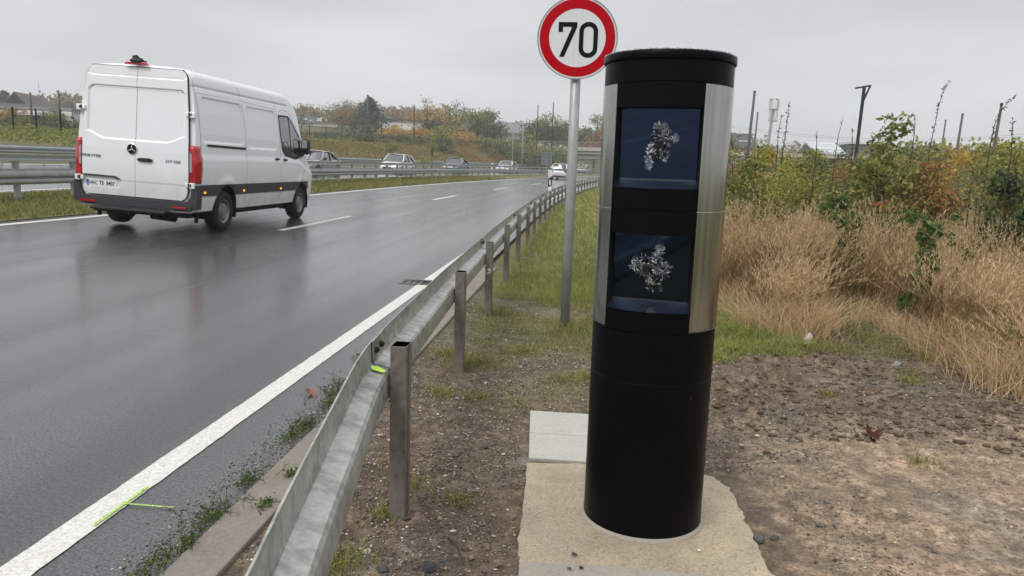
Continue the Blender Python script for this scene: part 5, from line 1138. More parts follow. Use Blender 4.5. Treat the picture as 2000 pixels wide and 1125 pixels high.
# kilometre marker post on the near rail
t = empty('marker_post', (XR(26)+.0, 26, .05)); tag(t, 'slim white marker post with green cap and black band on the guardrail', 'marker post')
b = MB(); b.box(-.055, .055, -.03, .03, .72, 1.42); b.build('post', M['plate_white'], t, bevel=.01)
b = MB(); b.prism([(-.057, 1.14), (.057, 1.20), (.057, .90), (-.057, .84)], lambda a_, q, d: (a_, d, q), -.032, .032); bb = b.build('black_band', M['ink'], t)
b = MB(); b.box(-.022, .022, -.036, -.032, .92, 1.10); b.build('reflector', M['plate_white'], bb)
b = MB(); b.box(-.075, .075, -.05, .05, 1.22, 1.43); hb = b.build('number_box', M['plate_white'], t, bevel=.006)
b = MB(); b.box(-.078, .078, -.053, .053, 1.432, 1.485); b.build('cap', mat('cap_green', (.02, .22, .05), .5), t, bevel=.006)
text_mesh('marker_text', 'W 1', .06, M['ink'], hb, Matrix.Translation((0, -.0515, 1.37)) @ RX, .0005); text_mesh('marker_text', '0,5', .06, M['ink'], hb, Matrix.Translation((0, -.0515, 1.29)) @ RX, .0005)
for px, Y, lb in ((961, 84, 'tiny white roadside post beyond the farthest guardrail near the white car'), (1076, 100, 'tiny white roadside post left of the silver estate car')):
    a = at(px, 320, Y); t = empty('marker_post', (a[0], Y, a[2]-.9)); tag(t, lb, 'marker post'); b = MB(); b.box(-.07, .07, -.05, .05, -.6, 1.0); b.build('post', M['plate_white'], t, bevel=.02); b = MB(); b.box(-.075, .075, -.055, .055, .62, .80); b.build('black_band', M['ink'], t)
t = empty('marker_post', (at(638, 303, 56)[0], 56, at(638, 303, 56)[2]-.9)); tag(t, 'white roadside post behind the dark silver saloon', 'marker post'); b = MB(); b.box(-.07, .07, -.05, .05, -.5, 1.0); b.build('post', M['plate_white'], t, bevel=.02); b = MB(); b.box(-.075, .075, -.055, .055, .5, .66); b.build('black_band', M['ink'], t)
# bridge
YB = 150; br = empty('road_bridge', (0, YB, 0)); tag(br, 'concrete road bridge over the motorway beyond the sign post', 'bridge')
M['br_conc'] = mat('bridge_concrete', (.30, .29, .26), .8, noise=[(.8, (.22, .21, .19), .7)]); M['br_pale'] = mat('abutment_concrete', (.46, .43, .36), .8, noise=(.6, (.36, .34, .29), .7, (1, 1, 3)))
def bz(px, py, Y=YB): return at(px, py, Y)
zd0 = bz(1110, 299)[2]; zd1 = bz(1110, 292)[2]; xL = bz(1076, 300)[0]
b = MB(); b.box(xL, 62, 0, 9, zd0-.1, zd1+.25); b.build('deck', M['br_conc'], br)
b = MB(); b.box(xL-12, 62, -.25, -.0025, zd1-.15, zd1+.55); b.build('parapet', M['br_pale'], br)
b = MB(); zr = bz(1150, 279)[2]; 
for k in range(58): x = xL-8+1.2*k; b.box(x, x+.07, -.2, -.13, zd1+.55, zr)
b.box(xL-8, 62, -.22, -.11, zr, zr+.09); b.box(xL-8, 62, -.19, -.14, (zr+zd1)/2+.2, (zr+zd1)/2+.26)
b.build('railing', M['pole_grey'], br)
b = MB(); x0, x1 = bz(1074, 300)[0], bz(1113, 320)[0]; b.prism([(x0-1, zd0-.1), (x1, zd0-.1), (x1, 0), (x1-.6, 0)], lambda a_, q, d: (a_, d, q), .3, 8.5); b.build('abutment', M['br_pale'], br)
b = MB(); x0, x1 = bz(1127, 320)[0], bz(1142, 320)[0]; b.box(x0, x1, .8, 7.5, -.5, zd0-.1); b.build('pier', M['br_conc'], br, bevel=.1)
b = MB(); b.box(36, 37.2, .8, 7.5, -.5, zd0-.1); b.build('pier', M['br_conc'], br, bevel=.1)
b = MB(); b.box(xL, 62, .4, 1.2, zd0-1.0, zd0-.1); b.box(xL, 62, 6.8, 7.6, zd0-1.0, zd0-.1); b.build('girder', M['br_conc'], br)
# far bank seen under the bridge
rngb = np.random.default_rng(9); xs_ = np.linspace(at(1100, 300, 185)[0], 75, 30); V = []; F = []
for j, (dy, z) in enumerate(((0, .3), (4, 2.2), (8, 4.3), (14, 6.5), (40, 7.5))):
    for i, x in enumerate(xs_): V.append((x, 180+dy+rngb.normal(0, .3), z+rngb.normal(0, .15)))
for j in range(4):
    for i in range(29): F.append((j*30+i, j*30+i+1, (j+1)*30+i+1, (j+1)*30+i))
tag(npmesh('embankment', V, F, M['turf'], smooth=True), kind='structure')
P = np.stack([rngb.uniform(xs_[0], 60, 6000), np.zeros(6000), np.zeros(6000)], 1); tt = rngb.random(6000); P[:, 1] = 180+tt*14; P[:, 2] = .3+6.3*tt+rngb.random(6000)*.6
V, F = leafcards(P, .35, rngb, .6); tag(npmesh('bank_scrub', V, F, LG['olive']), 'olive scrub on the embankment seen under the bridge', 'ground cover', None, 'stuff')
# ------------------------------------------------------------------ right hand shrubs
def gp(px, py):
    d = ray(px, py); return EYE+d*(-EYE[2]/d[2])
def rshrub(label, px, pyt, Y, W_, lm, n, ls, seed, k=14, stems=10, cat='shrub', asp=.5, zlow=.0, shape=1.0, dp=.7, name='shrub', wild=.25):
    a = at(px, pyt, Y); H = a[2]; t = empty(name, (a[0], Y, 0)); tag(t, label, cat, 'shrubs behind the dry grass'); rng = np.random.default_rng(seed); cen = []
    while len(cen) < k:
        p = rng.uniform(-1, 1, 3)
        if np.linalg.norm(p*np.array([1, 1, .9])) < 1: cen.append((p[0]*W_/2*shape*(1-.3*max(0, p[2])), p[1]*W_*dp/2, H*(zlow+(1-zlow)*(.48+.44*p[2]))))
    cen = np.array(cen); rad = rng.uniform(.09, .2, k)*min(W_, H)+.07; n = int(n*1.35); ls = ls*.84
    P, kk_ = clump_points(int(n*.8), cen, rad, rng)
    b = MB(); extra = []
    for i in range(stems):
        c = cen[rng.integers(0, k)]; c = c+rng.normal(0, .1, 3); tip = c*np.array([1.15, 1.15, 1])+np.array([rng.normal(0, wild*.5), 0, abs(rng.normal(0, wild))])
        base = np.array([rng.normal(0, W_*.12), rng.normal(0, W_*.1), -.05]); m_ = (base+tip)/2+np.array([rng.normal(0, .08), rng.normal(0, .08), .1])
        b.tube([base, m_, tip], [.012, .009, .003], 4, cap=False)
        m2 = int(n*.2/stems)+1; f = rng.random(m2)**.6; extra.append(base+(tip-base)*f[:, None]+rng.normal(0, .05, (m2, 3)))
    b.build('stems', M['twig'], t); P = np.concatenate([P]+extra); P = P[P[:, 2] > .05]; V, F = leafcards(P, ls, rng, asp, .0, .15); npmesh('foliage', V, F, lm, t); return t
S_ = rshrub
S_('tall mixed green and brown shrub directly right of the camera pillar', 1452, 272, 13.0, 1.9, LG['olive'], 4200, .075, 31, 16, 14)
S_('olive shrub with thin red twigs second from the camera pillar', 1520, 280, 13.8, 1.5, LG['yg'], 3200, .07, 32)
S_('low yellow green shrub below the antenna mast', 1560, 312, 12.2, 1.5, LG['yg'], 3000, .06, 33)
S_('feathery grey green shrub in front of the pale metal roof', 1625, 300, 14.5, 1.7, LG['greygreen'], 4200, .045, 34, asp=.3)
S_('dark leafy shrub low behind the grass left of the young tree', 1655, 345, 12.6, 1.4, LG['bramble'], 2600, .06, 35)
S_('yellow ochre shrub at the foot of the leaning dark post', 1688, 308, 13.2, 1.3, LG['scarlet'], 2400, .07, 36)
S_('young tree with long drooping green leaves right of the leaning dark post', 1736, 218, 11.5, 1.15, LG['olive'], 2000, .13, 37, 16, 12, asp=.42, wild=.12)
S_('green leafy shrub between the young tree and the red shrub', 1775, 288, 12.2, 1.1, LG['mixed'], 2200, .09, 38)
S_('broad shrub with red pink and yellow autumn leaves', 1812, 312, 11.2, 1.4, LG['scarlet'], 3400, .085, 39, 18, 14)
S_('orange bush glowing behind the red shrub', 1862, 285, 24, 2.6, LG['gold'], 1800, .12, 40)
S_('pale green shrub with thin shoots right of the red shrub', 1893, 318, 13.2, 1.5, LG['greygreen'], 3600, .05, 41, asp=.35)
S_('olive shrub below the overgrown pale pole', 1945, 300, 14.2, 1.6, LG['olive'], 3200, .06, 42)
S_('dark ivy covered bush at the right edge', 1990, 288, 10.5, 1.0, LG['dark'], 3600, .08, 43, 16, 8, asp=.8)
S_('low dark green shrub in front of the red shrub', 1775, 375, 10.8, .9, LG['fresh'], 1500, .07, 44)
S_('low mixed shrub at the right edge below the ivy bush', 1960, 350, 11.2, 1.2, LG['mixed'], 2200, .07, 45)
for i, (px, pt, Y, W_, m_) in enumerate(((1430, 288, 20, 3, 'olive'), (1490, 290, 24, 1.0, 'orange'), (1545, 280, 30, 4.5, 'yg'), (1590, 288, 24, 3.4, 'olive'), (1650, 292, 28, 4, 'bramble'), (1710, 285, 26, 4, 'mixed'), (1770, 280, 28, 4, 'olive'), (1828, 262, 40, 5, 'dark'), (1905, 290, 26, 4, 'yg'), (1960, 275, 28, 4, 'mixed'), (2010, 268, 24, 4, 'yg'))):
    S_(['green background bush beside the pillar edge', 'orange bush behind the olive shrub near the twin right poles', 'pale golden tree crown right of the antenna mast', 'olive background bush below the wires', 'dark background scrub under the pale metal roof', 'mixed background bush behind the leaning dark post', 'olive background bush behind the young tree', 'dark rounded tree top left of the two short far poles', 'yellowish background bush between the two far right poles', 'mixed background bush behind the overgrown pole', 'yellow green background bush at the right edge'][i], px, pt, Y, W_, LG[m_], 2600, .16, 60+i, 12, 4)
# tall thin shoots with small leaves against the sky
def shoot(label, pts, Y, ls, m_, n, seed, pair=True):
    rng = np.random.default_rng(seed); P_ = [at(px, py, Y) for px, py in pts]; base = P_[0].copy(); t = empty('wild_shoot', (base[0], Y, 0)); tag(t, label, 'plant', 'thin shoots against the sky'); P_ = [np.array([base[0]-.05, Y, 0])]+P_; P_ = [p-np.array([base[0], Y, 0]) for p in P_]
    b = MB(); b.tube(P_, [.010]+list(np.linspace(.007, .002, len(P_)-1)), 5); b.build('stem', M['twig'], t)
    s = np.linspace(0, 1, len(P_)-1); A = np.array(P_[1:]); f = np.sort(rng.random(n)); Q = np.stack([np.interp(f, s, A[:, k]) for k in range(3)], 1)
    V, F = leafcards(Q, ls, rng, .42, .25); npmesh('leaves', V, F, LG[m_], t)
shoot('long arching leafy shoot leaning right against the sky', [(1815, 300), (1822, 262), (1834, 205), (1843, 175), (1856, 155)], 11.5, .045, 'dark', 60, 1)
shoot('leaning shoot that climbs past the pale pole at the right', [(1935, 280), (1942, 245), (1958, 212), (1988, 182)], 11.5, .045, 'dark', 50, 2)
shoot('upright leafy shoot right of the antenna mast', [(1528, 300), (1536, 250), (1542, 196)], 13, .05, 'dark', 60, 3)
shoot('thinner shoot just left of the upright leafy shoot', [(1518, 300), (1520, 258), (1528, 224)], 13, .04, 'dark', 30, 4)
shoot('short shoot left of the leaning dark post', [(1632, 300), (1638, 262), (1647, 230)], 13, .035, 'dark', 24, 5)
shoot('short leafy shoot right of the young tree', [(1782, 290), (1786, 258), (1787, 226)], 12, .045, 'dark', 34, 6)
shoot('small shoot at the right edge with whorled leaves', [(1975, 300), (1977, 262), (1978, 234)], 10.5, .05, 'dark', 26, 7)
shoot('small leafy shoot right beside the leaning dark post', [(1664, 300), (1665, 272), (1664, 250)], 12, .04, 'dark', 20, 8)
shoot('thin shoot in front of the golden tree crown', [(1594, 300), (1595, 275), (1595, 258)], 12, .04, 'dark', 18, 9)
# shrubs standing in the dry grass
def gshrub(label, px, pyb, pyt, W_, lm, n, ls, seed, asp=.7, k=9, stems=7, zlow=.1):
    g = gp(px, pyb); H = at(px, pyt, g[1])[2]; t = empty('shrub', (g[0], g[1], 0)); tag(t, label, 'shrub'); rng = np.random.default_rng(seed); cen = []
    for i in range(k): q = rng.random(); cen.append((rng.normal(0, W_*.25)*(1-.5*q), rng.normal(0, W_*.2), H*(zlow+(.95-zlow)*(i+.5)/k)))
    cen = np.array(cen); P, _ = clump_points(n, cen, np.full(k, W_*.2+.03), rng); b = MB()
    for i in range(stems): c = cen[rng.integers(0, k)]; b.tube([(rng.normal(0, .03), rng.normal(0, .03), -.03), c*np.array([.5, .5, .6]), c], [.008, .006, .003], 4, cap=False)
    b.build('stems', M['stem'], t); V, F = leafcards(P, ls, rng, asp, .1); npmesh('foliage', V, F, lm, t)
gshrub('dark green leafy bush standing in the middle of the dry grass', 1628, 585, 374, .62, LG['fresh'], 1500, .07, 71)
gshrub('taller light green sapling in the dry grass at the right', 1790, 640, 402, .42, LG['fresh'], 520, .07, 72, .8)
gshrub('small bright leaved sapling right behind the light green sapling', 1852, 630, 402, .25, LG['fresh'], 110, .07, 73, .8, 6)
gshrub('small yellow flowering weed in the dry grass beside the pillar', 1520, 560, 500, .45, LG['yg'], 160, .03, 74)
# ------------------------------------------------------------------ grasses
def blades(P, h, w, lean, rng, name, m_, label, seg=3, curve=1.0, cat='grass'):
    n = len(P); a = rng.uniform(0, 6.283, n); s = np.stack([np.cos(a), np.sin(a), 0*a], 1)*w[:, None]/2
    L3 = np.concatenate([lean, np.zeros((n, 1))], 1); h = h[:, None]; up = np.array([0, 0, 1.])
    def pt(t): return P+up*h*(t-.25*curve*t*t*np.linalg.norm(lean, axis=1)[:, None])+L3*h*(t**1.8)*curve
    rows = []; ts = np.linspace(0, 1, seg+1)
    for t in ts[:-1]: rows += [pt(t)-s*(1-.6*t), pt(t)+s*(1-.6*t)]
    rows.append(pt(1.0)); V = np.stack(rows, 1); k = 2*seg+1; base = (np.arange(n)*k)[:, None]; F = []
    for i in range(seg-1): F += [np.array([2*i, 2*i+1, 2*i+3]), np.array([2*i, 2*i+3, 2*i+2])]
    F += [np.array([2*seg-2, 2*seg-1, 2*seg])]
    F = (base[:, None, :]+np.array(F)[None]).reshape(-1, 3)
    return tag(npmesh(name, V.reshape(-1, 3), F, m_), label, cat, None, 'stuff')
gb = np.array([gp(*p)[:2] for p in ((1405, 590), (1440, 590), (1500, 640), (1580, 660), (1640, 600), (1720, 590), (1770, 610), (1830, 660), (1880, 700), (1930, 735), (2010, 775), (2080, 800))])
def front(x): return np.interp(x, gb[:, 0], gb[:, 1])
M['dry'] = leafmat('dry_grass', [(.13, .072, .038), (.26, .155, .08), (.38, .25, .13), (.18, .105, .055), (.24, .20, .08), (.085, .05, .03)], .6, .3)
M['plume'] = leafmat('dry_plume', [(.54, .40, .24), (.42, .28, .15), (.64, .51, .33), (.30, .19, .10), (.38, .32, .15)], .6, .35)
M['grass'] = leafmat('green_grass', [(.07, .095, .02), (.15, .17, .035), (.22, .22, .06), (.34, .28, .13), (.10, .12, .025)], .5, .3)
M['grass_bright'] = leafmat('bright_grass', [(.14, .19, .03), (.22, .27, .05), (.32, .33, .11), (.10, .15, .03), (.36, .31, .14)], .5, .35)
M['straw'] = leafmat('straw', [(.34, .27, .13), (.22, .20, .08), (.42, .36, .20), (.14, .16, .05)], .6, .3)
rng = np.random.default_rng(77)
def drygrass(nc, per, hmin, hmax, seed, xr=(.75, 9.5), yr_=(5.5, 16.0), thr=0, spread=.095):
    rng = np.random.default_rng(seed); cx_ = rng.uniform(*xr, nc); cy_ = yr_[0]+(yr_[1]-yr_[0])*rng.random(nc)**1.15; f = front(cx_); k = (cy_ > f+.05) & (cx_ < .62*cy_+1.2) & ((cx_ > 1.15) | (cy_ > 8.2)); cx_, cy_, f = cx_[k], cy_[k], f[k]
    if thr: q = vnoise(cx_, cy_, 1.2, seed, 3) > thr; cx_, cy_, f = cx_[q], cy_[q], f[q]
    hh = np.clip(.55+(cy_-f)*.28, .45, 1.0)*(.5+.95*vnoise(cx_, cy_, 1.0, 4, 3))*rng.uniform(.7, 1.18, len(cx_)); n = len(cx_)*per; i = np.repeat(np.arange(len(cx_)), per)
    P = np.stack([cx_[i]+rng.normal(0, spread, n), cy_[i]+rng.normal(0, spread, n), 0*cx_[i]], 1)
    ld = rng.uniform(0, 6.283, len(cx_)); lm_ = rng.uniform(.1, .55, len(cx_)); ld = 9*vnoise(cx_, cy_, 1.6, 15, 2)+rng.normal(0, .6, len(cx_)); lean = np.stack([np.cos(ld)*lm_, np.sin(ld)*lm_-.05], 1)[i]+rng.normal(0, .27, (n, 2))
    h = hh[i]*rng.uniform(hmin, hmax, n); return P, h, lean, rng
M['dry_gold'] = leafmat('dry_grass_gold', [(.40, .26, .13), (.52, .37, .19), (.29, .18, .085), (.60, .45, .26)], .6, .3)
M['dry_dark'] = leafmat('dead_stems', [(.10, .055, .032), (.17, .10, .06), (.24, .14, .08), (.08, .045, .03)], .7, .15)
P, h, lean, r_ = drygrass(1150, 46, .5, 1.05, 1); blades(P, h, np.full(len(P), .006), lean, r_, 'dry_grass', M['dry'], 'tall tangled straw brown grass filling the field at the right')
P, h, lean, r_ = drygrass(1100, 40, .5, 1.1, 8, thr=.50); blades(P, h, np.full(len(P), .006), lean*1.3, r_, 'dry_grass', M['dry_gold'], 'golden patches in the dry grass field')
P, h, lean, r_ = drygrass(1100, 26, .55, 1.0, 9, thr=.44); blades(P, h, np.full(len(P), .006), lean*.5, r_, 'dead_stems', M['dry_dark'], 'dark brown dead weed stems in the dry grass field')
# feathery plumes: short hairs along the top of stalks
P, h, lean, r_ = drygrass(1500, 20, .85, 1.15, 2); nl = np.linalg.norm(lean, axis=1); m_ = 14; n = len(P); i = np.repeat(np.arange(n), m_); t = np.tile(np.linspace(.76, 1.0, m_), n)+r_.normal(0, .015, n*m_)
Q = P[i]+np.array([0, 0, 1.])*(h[i]*(t-.25*t*t*nl[i]))[:, None]+np.concatenate([lean[i], np.zeros((n*m_, 1))], 1)*(h[i]*t**1.8)[:, None]
blades(Q, r_.uniform(.02, .06, n*m_), np.full(n*m_, .007), lean[i]*1.2+r_.normal(0, .45, (n*m_, 2)), r_, 'grass_plumes', M['plume'], 'pale feathery seed heads on the dry grass', seg=2)
P, h, lean, r_ = drygrass(1100, 34, .3, .62, 3, thr=.42); blades(P, h, np.full(len(P), .008), lean, r_, 'undergrowth_grass', M['grass'], 'green grass growing between the dry stalks')
P, h, lean, r_ = drygrass(900, 16, .5, 1.0, 12, thr=.42); Q = P+np.array([0, 0, 1.])*(h*r_.random(len(P))*.85)[:, None]; V, F = leafcards(Q, .035, r_, .45); tag(npmesh('dead_leaves', V, F, M['dry_dark']), 'withered brown leaves hanging in the dry grass field', 'leaves', None, 'stuff')
P, h, lean, r_ = drygrass(1000, 30, .3, .95, 13, thr=.53); Q = P+np.array([0, 0, 1.])*(h*r_.random(len(P))*.8)[:, None]; V, F = leafcards(Q, .045, r_, .45); tag(npmesh('green_weeds', V, F, LG['fresh']), 'green weeds growing up through the dry grass field', 'weeds', None, 'stuff')
# dry tufts bending over at the edge of the bare soil
def tuft_field(name, label, m_, cents, per, hh, w, spread, lean_s, seed):
    rng = np.random.default_rng(seed); c = np.array(cents); i = np.repeat(np.arange(len(c)), per); n = len(i); sp_ = spread*(c[i, 2] if c.shape[1] > 2 else 1.)
    P = np.stack([c[i, 0]+rng.normal(0, 1, n)*sp_, c[i, 1]+rng.normal(0, 1, n)*sp_, np.zeros(n)], 1); P[:, 2] = verge_z(P[:, 0], P[:, 1])*((P[:, 0] > -1.3) & (P[:, 1] < 9.5))-.004
    ld = rng.uniform(0, 6.283, len(c)); lean = (np.stack([np.cos(ld), np.sin(ld)], 1)*lean_s*.5)[i]+rng.normal(0, lean_s, (n, 2)); sc = (c[i, 2] if c.shape[1] > 2 else np.ones(n))
    blades(P, hh*rng.uniform(.4, 1.2, n)*sc, np.full(n, w), lean, rng, name, m_, label)
def gc(px, py, s=1.): g = gp(px, py); return (g[0], g[1], s)
tuft_field('dry_tuft', 'straw coloured tufts bent over at the edge of the bare soil', M['plume'], [gc(1440, 600, 1.3), (gc(1480, 640, 1.1)), gc(1520, 655, 1.2), gc(1565, 655, 1.2), gc(1600, 640), gc(1700, 625, .8), gc(1760, 650, .7), gc(1830, 690, 1), gc(1880, 710, 1), gc(1940, 745, 1), gc(1985, 770, 1.1)], 330, .42, .005, .13, .75, 5)
tuft_field('green_grass', 'bright green grass patch right of the pillar', M['grass_bright'], [gc(1405, 640), gc(1430, 655, 1.1), gc(1465, 660), gc(1410, 680, .8), gc(1490, 680, .8), gc(1445, 690, .6), gc(1530, 690, .6), gc(1400, 700, .6), gc(1560, 678, .6), gc(1400, 615), gc(1450, 625)], 380, .15, .006, .15, .85, 6)
tuft_field('green_grass', 'sparse green tufts along the edge of the bare soil', M['grass'], [gc(1500+40*k, 672+rng.integers(-10, 25)+max(0, k-7)*9, .8) for k in range(12)]+[gc(1780, 748, .5), gc(1780, 730, .4), gc(1618, 775, .3), gc(1795, 905, .35), gc(1700, 660), gc(1660, 640), gc(1750, 640)], 130, .15, .005, .12, .6, 7)
# verge grass behind the rail
rng = np.random.default_rng(21); n = 130000; x = rng.uniform(-1.0, 1.6, n); y = 3.4+(9.6)*rng.random(n)**.8; dn = np.clip((y-3.6)/5.0, .02, 1)*(.35+.9*np.clip((x+.9)/1.2, 0, 1))
k = (vnoise(x, y, .55, 31, 3) > .62-.22*dn) & ~((x > -.3) & (x < .95) & (y < 4.8)) & (rng.random(n) < .15+dn) & ~((x > .75) & (y < 6.2)); x, y = x[k], y[k]
P = np.stack([x, y, verge_z(x, y)*(y < 9.5)-.003], 1); blades(P, rng.uniform(.015, .055, len(P))*(1+.7*np.clip((y-7)/4, 0, 1)), np.full(len(P), .0045), rng.normal(0, .7, (len(P), 2)), rng, 'verge_grass', M['grass'], 'patchy green grass on the gravel verge behind the guardrail', 2)
n = 70000; y = 8.6+60*rng.random(n)**1.7; x = rng.uniform(-1.05, 6.0, n)+np.array([Cv(b_) for b_ in y]); k = vnoise(x, y, 1.1, 33, 3) > .2; x, y = x[k], y[k]
P = np.stack([x, y, [Hv(b_) for b_ in y]], 1); blades(P, rng.uniform(.06, .2, len(P)), .005+.0012*(y-9), rng.normal(0, .5, (len(P), 2)), rng, 'verge_grass', M['grass_bright'], 'bright green grass strip beyond the sign post', 2)
n = 42000; y = 4.6+9*rng.random(n); x = rng.uniform(-1.0, 2.2, n); k = (vnoise(x, y, .5, 35, 3) > .47) & ((x < .9) | (y > 6.8)); x, y = x[k], y[k]; P = np.stack([x, y, verge_z(x, y)*(y < 9.5)], 1)
blades(P, rng.uniform(.015, .05, len(P)), np.full(len(P), .004), rng.normal(0, 1.2, (len(P), 2)), rng, 'withered_grass', M['straw'], 'withered straw blades on the verge', 2)
tuft_field('grass_tufts', 'small green tufts at the foot of the guardrail posts and the sign post', M['grass'], [gc(905, 715, .8), gc(930, 712), gc(885, 700, .7), gc(960, 612), gc(985, 615, .8), gc(1090, 655), gc(1125, 650), gc(1110, 640), gc(1020, 690, .7), gc(860, 770, .6), gc(930, 775, .5), gc(800, 945, .5), gc(890, 975, .4), gc(660, 1112, .7), gc(640, 1100, .6), gc(750, 1000, .4), gc(870, 700, .8), gc(1100, 745, .6), gc(1140, 740, .5)], 170, .12, .0045, .10, .6, 8)
# median grass
n = 60000; y = 7+60*rng.random(n)**1.5; u = rng.uniform(-14.2, -9.98, n); k = (vnoise(u, y, 1.3, 41, 3) > .25); u, y = u[k], y[k]; P = np.array([rw(a_, b_, .01) for a_, b_ in zip(u, y)])
blades(P, rng.uniform(.05, .15, len(P)), .006+.0009*y, rng.normal(0, .5, (len(P), 2)), rng, 'median_grass', leafmat('median_grass', [(.10, .12, .025), (.20, .19, .06), (.28, .25, .10), (.07, .10, .02), (.16, .17, .04)], .6, .3), 'rough yellow green grass in the median strip', 2)
# weeds and grit on the asphalt edge
wc = [gc(585, 838, 1), gc(600, 830, .8), (gc(565, 855, .6)), gc(485, 940, .6), gc(425, 1000, 1), gc(410, 1015, .8), gc(370, 1062, .6), gc(300, 1110, .8), gc(660, 755, 1.1), gc(650, 770, .8), gc(645, 790, .5), gc(690, 745, .7), gc(705, 700, .6), gc(520, 990, .4), gc(570, 930, .4)]
wc = [(c[0]*.97, c[1]*.97, c[2]) for c in wc]
tuft_field('kerb_weeds', 'small green weeds growing along the asphalt edge by the kerb strip', M['grass'], [(c[0], c[1], c[2]*.6) for c in wc], 150, .11, .005, .09, .9, 9)
P = []
for c in wc: 
    q = rng.normal(0, 1, (140, 3))*np.array([.035, .07, .0])*c[2]; q[:, 0] += c[0]; q[:, 1] += c[1]; q[:, 2] = .045+abs(rng.normal(0, .015, 140)); P.append(q)
V, F = leafcards(np.concatenate(P), .014, rng, .7, .5); tag(npmesh('kerb_weed_leaves', V, F, LG['fresh']), 'tiny leaves of weeds and moss along the asphalt edge', 'weeds', None, 'stuff')
b = MB()
for c in wc[:11]:
    for k in range(6):
        p = np.array([c[0]+rng.normal(0, .06), c[1]+rng.normal(0, .08), .04]); twigs(b, p, np.array([rng.normal(0, .6), rng.normal(0, .6), 1]), rng.uniform(.03, .07), .0016, 2, rng, .6, 3)
tag(b.build('withered_stems', M['twig']), 'dark withered weed stems along the asphalt edge', 'weeds', None, 'stuff')
# ------------------------------------------------------------------ stones and gravel
def stones(P, R, rng, flat=.6):
    base = np.array([[1, 0, 0], [-1, 0, 0], [0, 1, 0], [0, -1, 0], [0, 0, 1], [0, 0, -1], [.6, .6, .5], [-.6, .6, .5], [-.6, -.6, .5], [.6, -.6, .5]]); fc = np.array([[0, 6, 9], [0, 2, 6], [2, 7, 6], [1, 7, 2], [1, 8, 7], [3, 8, 1], [3, 9, 8], [0, 9, 3], [4, 6, 7], [4, 7, 8], [4, 8, 9], [4, 9, 6], [5, 2, 0], [5, 1, 2], [5, 3, 1], [5, 0, 3]])
    n = len(P); V = base[None]*rng.uniform(.6, 1.25, (n, 10, 1))*rng.uniform(.6, 1.3, (n, 1, 3))*np.array([1, 1, flat]); a = rng.uniform(0, 6.283, n); c, s = np.cos(a), np.sin(a)
    X_ = V[..., 0]*c[:, None]-V[..., 1]*s[:, None]; Y_ = V[..., 0]*s[:, None]+V[..., 1]*c[:, None]; V = np.stack([X_, Y_, V[..., 2]], -1)*R[:, None, None]+P[:, None, :]
    return V.reshape(-1, 3), (np.arange(n)[:, None, None]*10+fc[None]).reshape(-1, 3)
M['gravel'] = mat('gravel', rough=.55, island=[(.035, .038, .042), (.11, .10, .09), (.24, .20, .15), (.06, .06, .062), (.42, .35, .25), (.17, .10, .065), (.08, .082, .085), (.72, .68, .58), (.14, .095, .06), (.05, .052, .055)], noise=(60, (.2, .17, .14), .3))
rng = np.random.default_rng(51); n = 34000; x = rng.uniform(-1.22, 6.2, n); y = 1.2+8.2*rng.random(n)**1.2
w_ = np.where(x < .95, .95, .22)+np.clip((y-4.2)/1.5, 0, .5)*(x > .9)-np.clip((y-6)/3, 0, .5); w_ = w_*np.clip(.25+1.6*(vnoise(x, y, .35, 61, 3)-.25), 0, 1)
infoot = ((x > -.22) & (x < .98) & (y > 2.0) & (y < 3.78)) | ((x > -.29) & (x < .24) & (y > 3.7) & (y < 4.6)); k = (rng.random(n) < w_) & ~infoot; x, y = x[k], y[k]
R = .0032+.0065*rng.random(len(x))**2+.014*(rng.random(len(x)) < .04)*rng.random(len(x)); P = np.stack([x, y, verge_z(x, y)+R*.3], 1); V, F = stones(P, R, rng); tag(npmesh('gravel', V, F, M['gravel']), 'loose gravel and pebbles scattered over the soil', 'gravel', None, 'stuff')
n = 60000; x = rng.uniform(-1.22, 1.4, n); y = 1.4+4.6*rng.random(n); infoot = ((x > -.22) & (x < .98) & (y > 2.0) & (y < 3.78)) | ((x > -.29) & (x < .24) & (y > 3.7) & (y < 4.6)); k = ~infoot & (rng.random(n) < np.clip(.15+2.2*(vnoise(x, y, .22, 67, 3)-.3), 0, 1)*np.where(x > .95, .35, 1)); x, y = x[k], y[k]
R = .0026+.0055*rng.random(len(x))**2.2; V, F = stones(np.stack([x, y, verge_z(x, y)+R*.35], 1), R, rng); tag(npmesh('fine_gravel', V, F, M['gravel']), 'fine grit and small pebbles around the nearest guardrail posts', 'gravel', None, 'stuff')
n = 15000; x = rng.uniform(-1.2, 1.3, n); y = 1.5+7.5*rng.random(n)**1.3; infoot = ((x > -.23) & (x < .98) & (y > 2.0) & (y < 3.80)) | ((x > -.30) & (x < .25) & (y > 3.7) & (y < 4.6)); q = vnoise(x, y, .28, 71, 3); k = ~infoot & (rng.random(n) < np.clip(.10+2.6*(q-.42), 0, 1)*np.where(x > .95, .4, 1)); x, y = x[k], y[k]
R = .0045+.010*rng.random(len(x))**2.6; V, F = stones(np.stack([x, y, verge_z(x, y)+R*.3], 1), R, rng, .5); tag(npmesh('coarse_gravel', V, F, M['gravel']), 'coarse broken gravel in patches between the guardrail and the pillar', 'gravel', None, 'stuff')
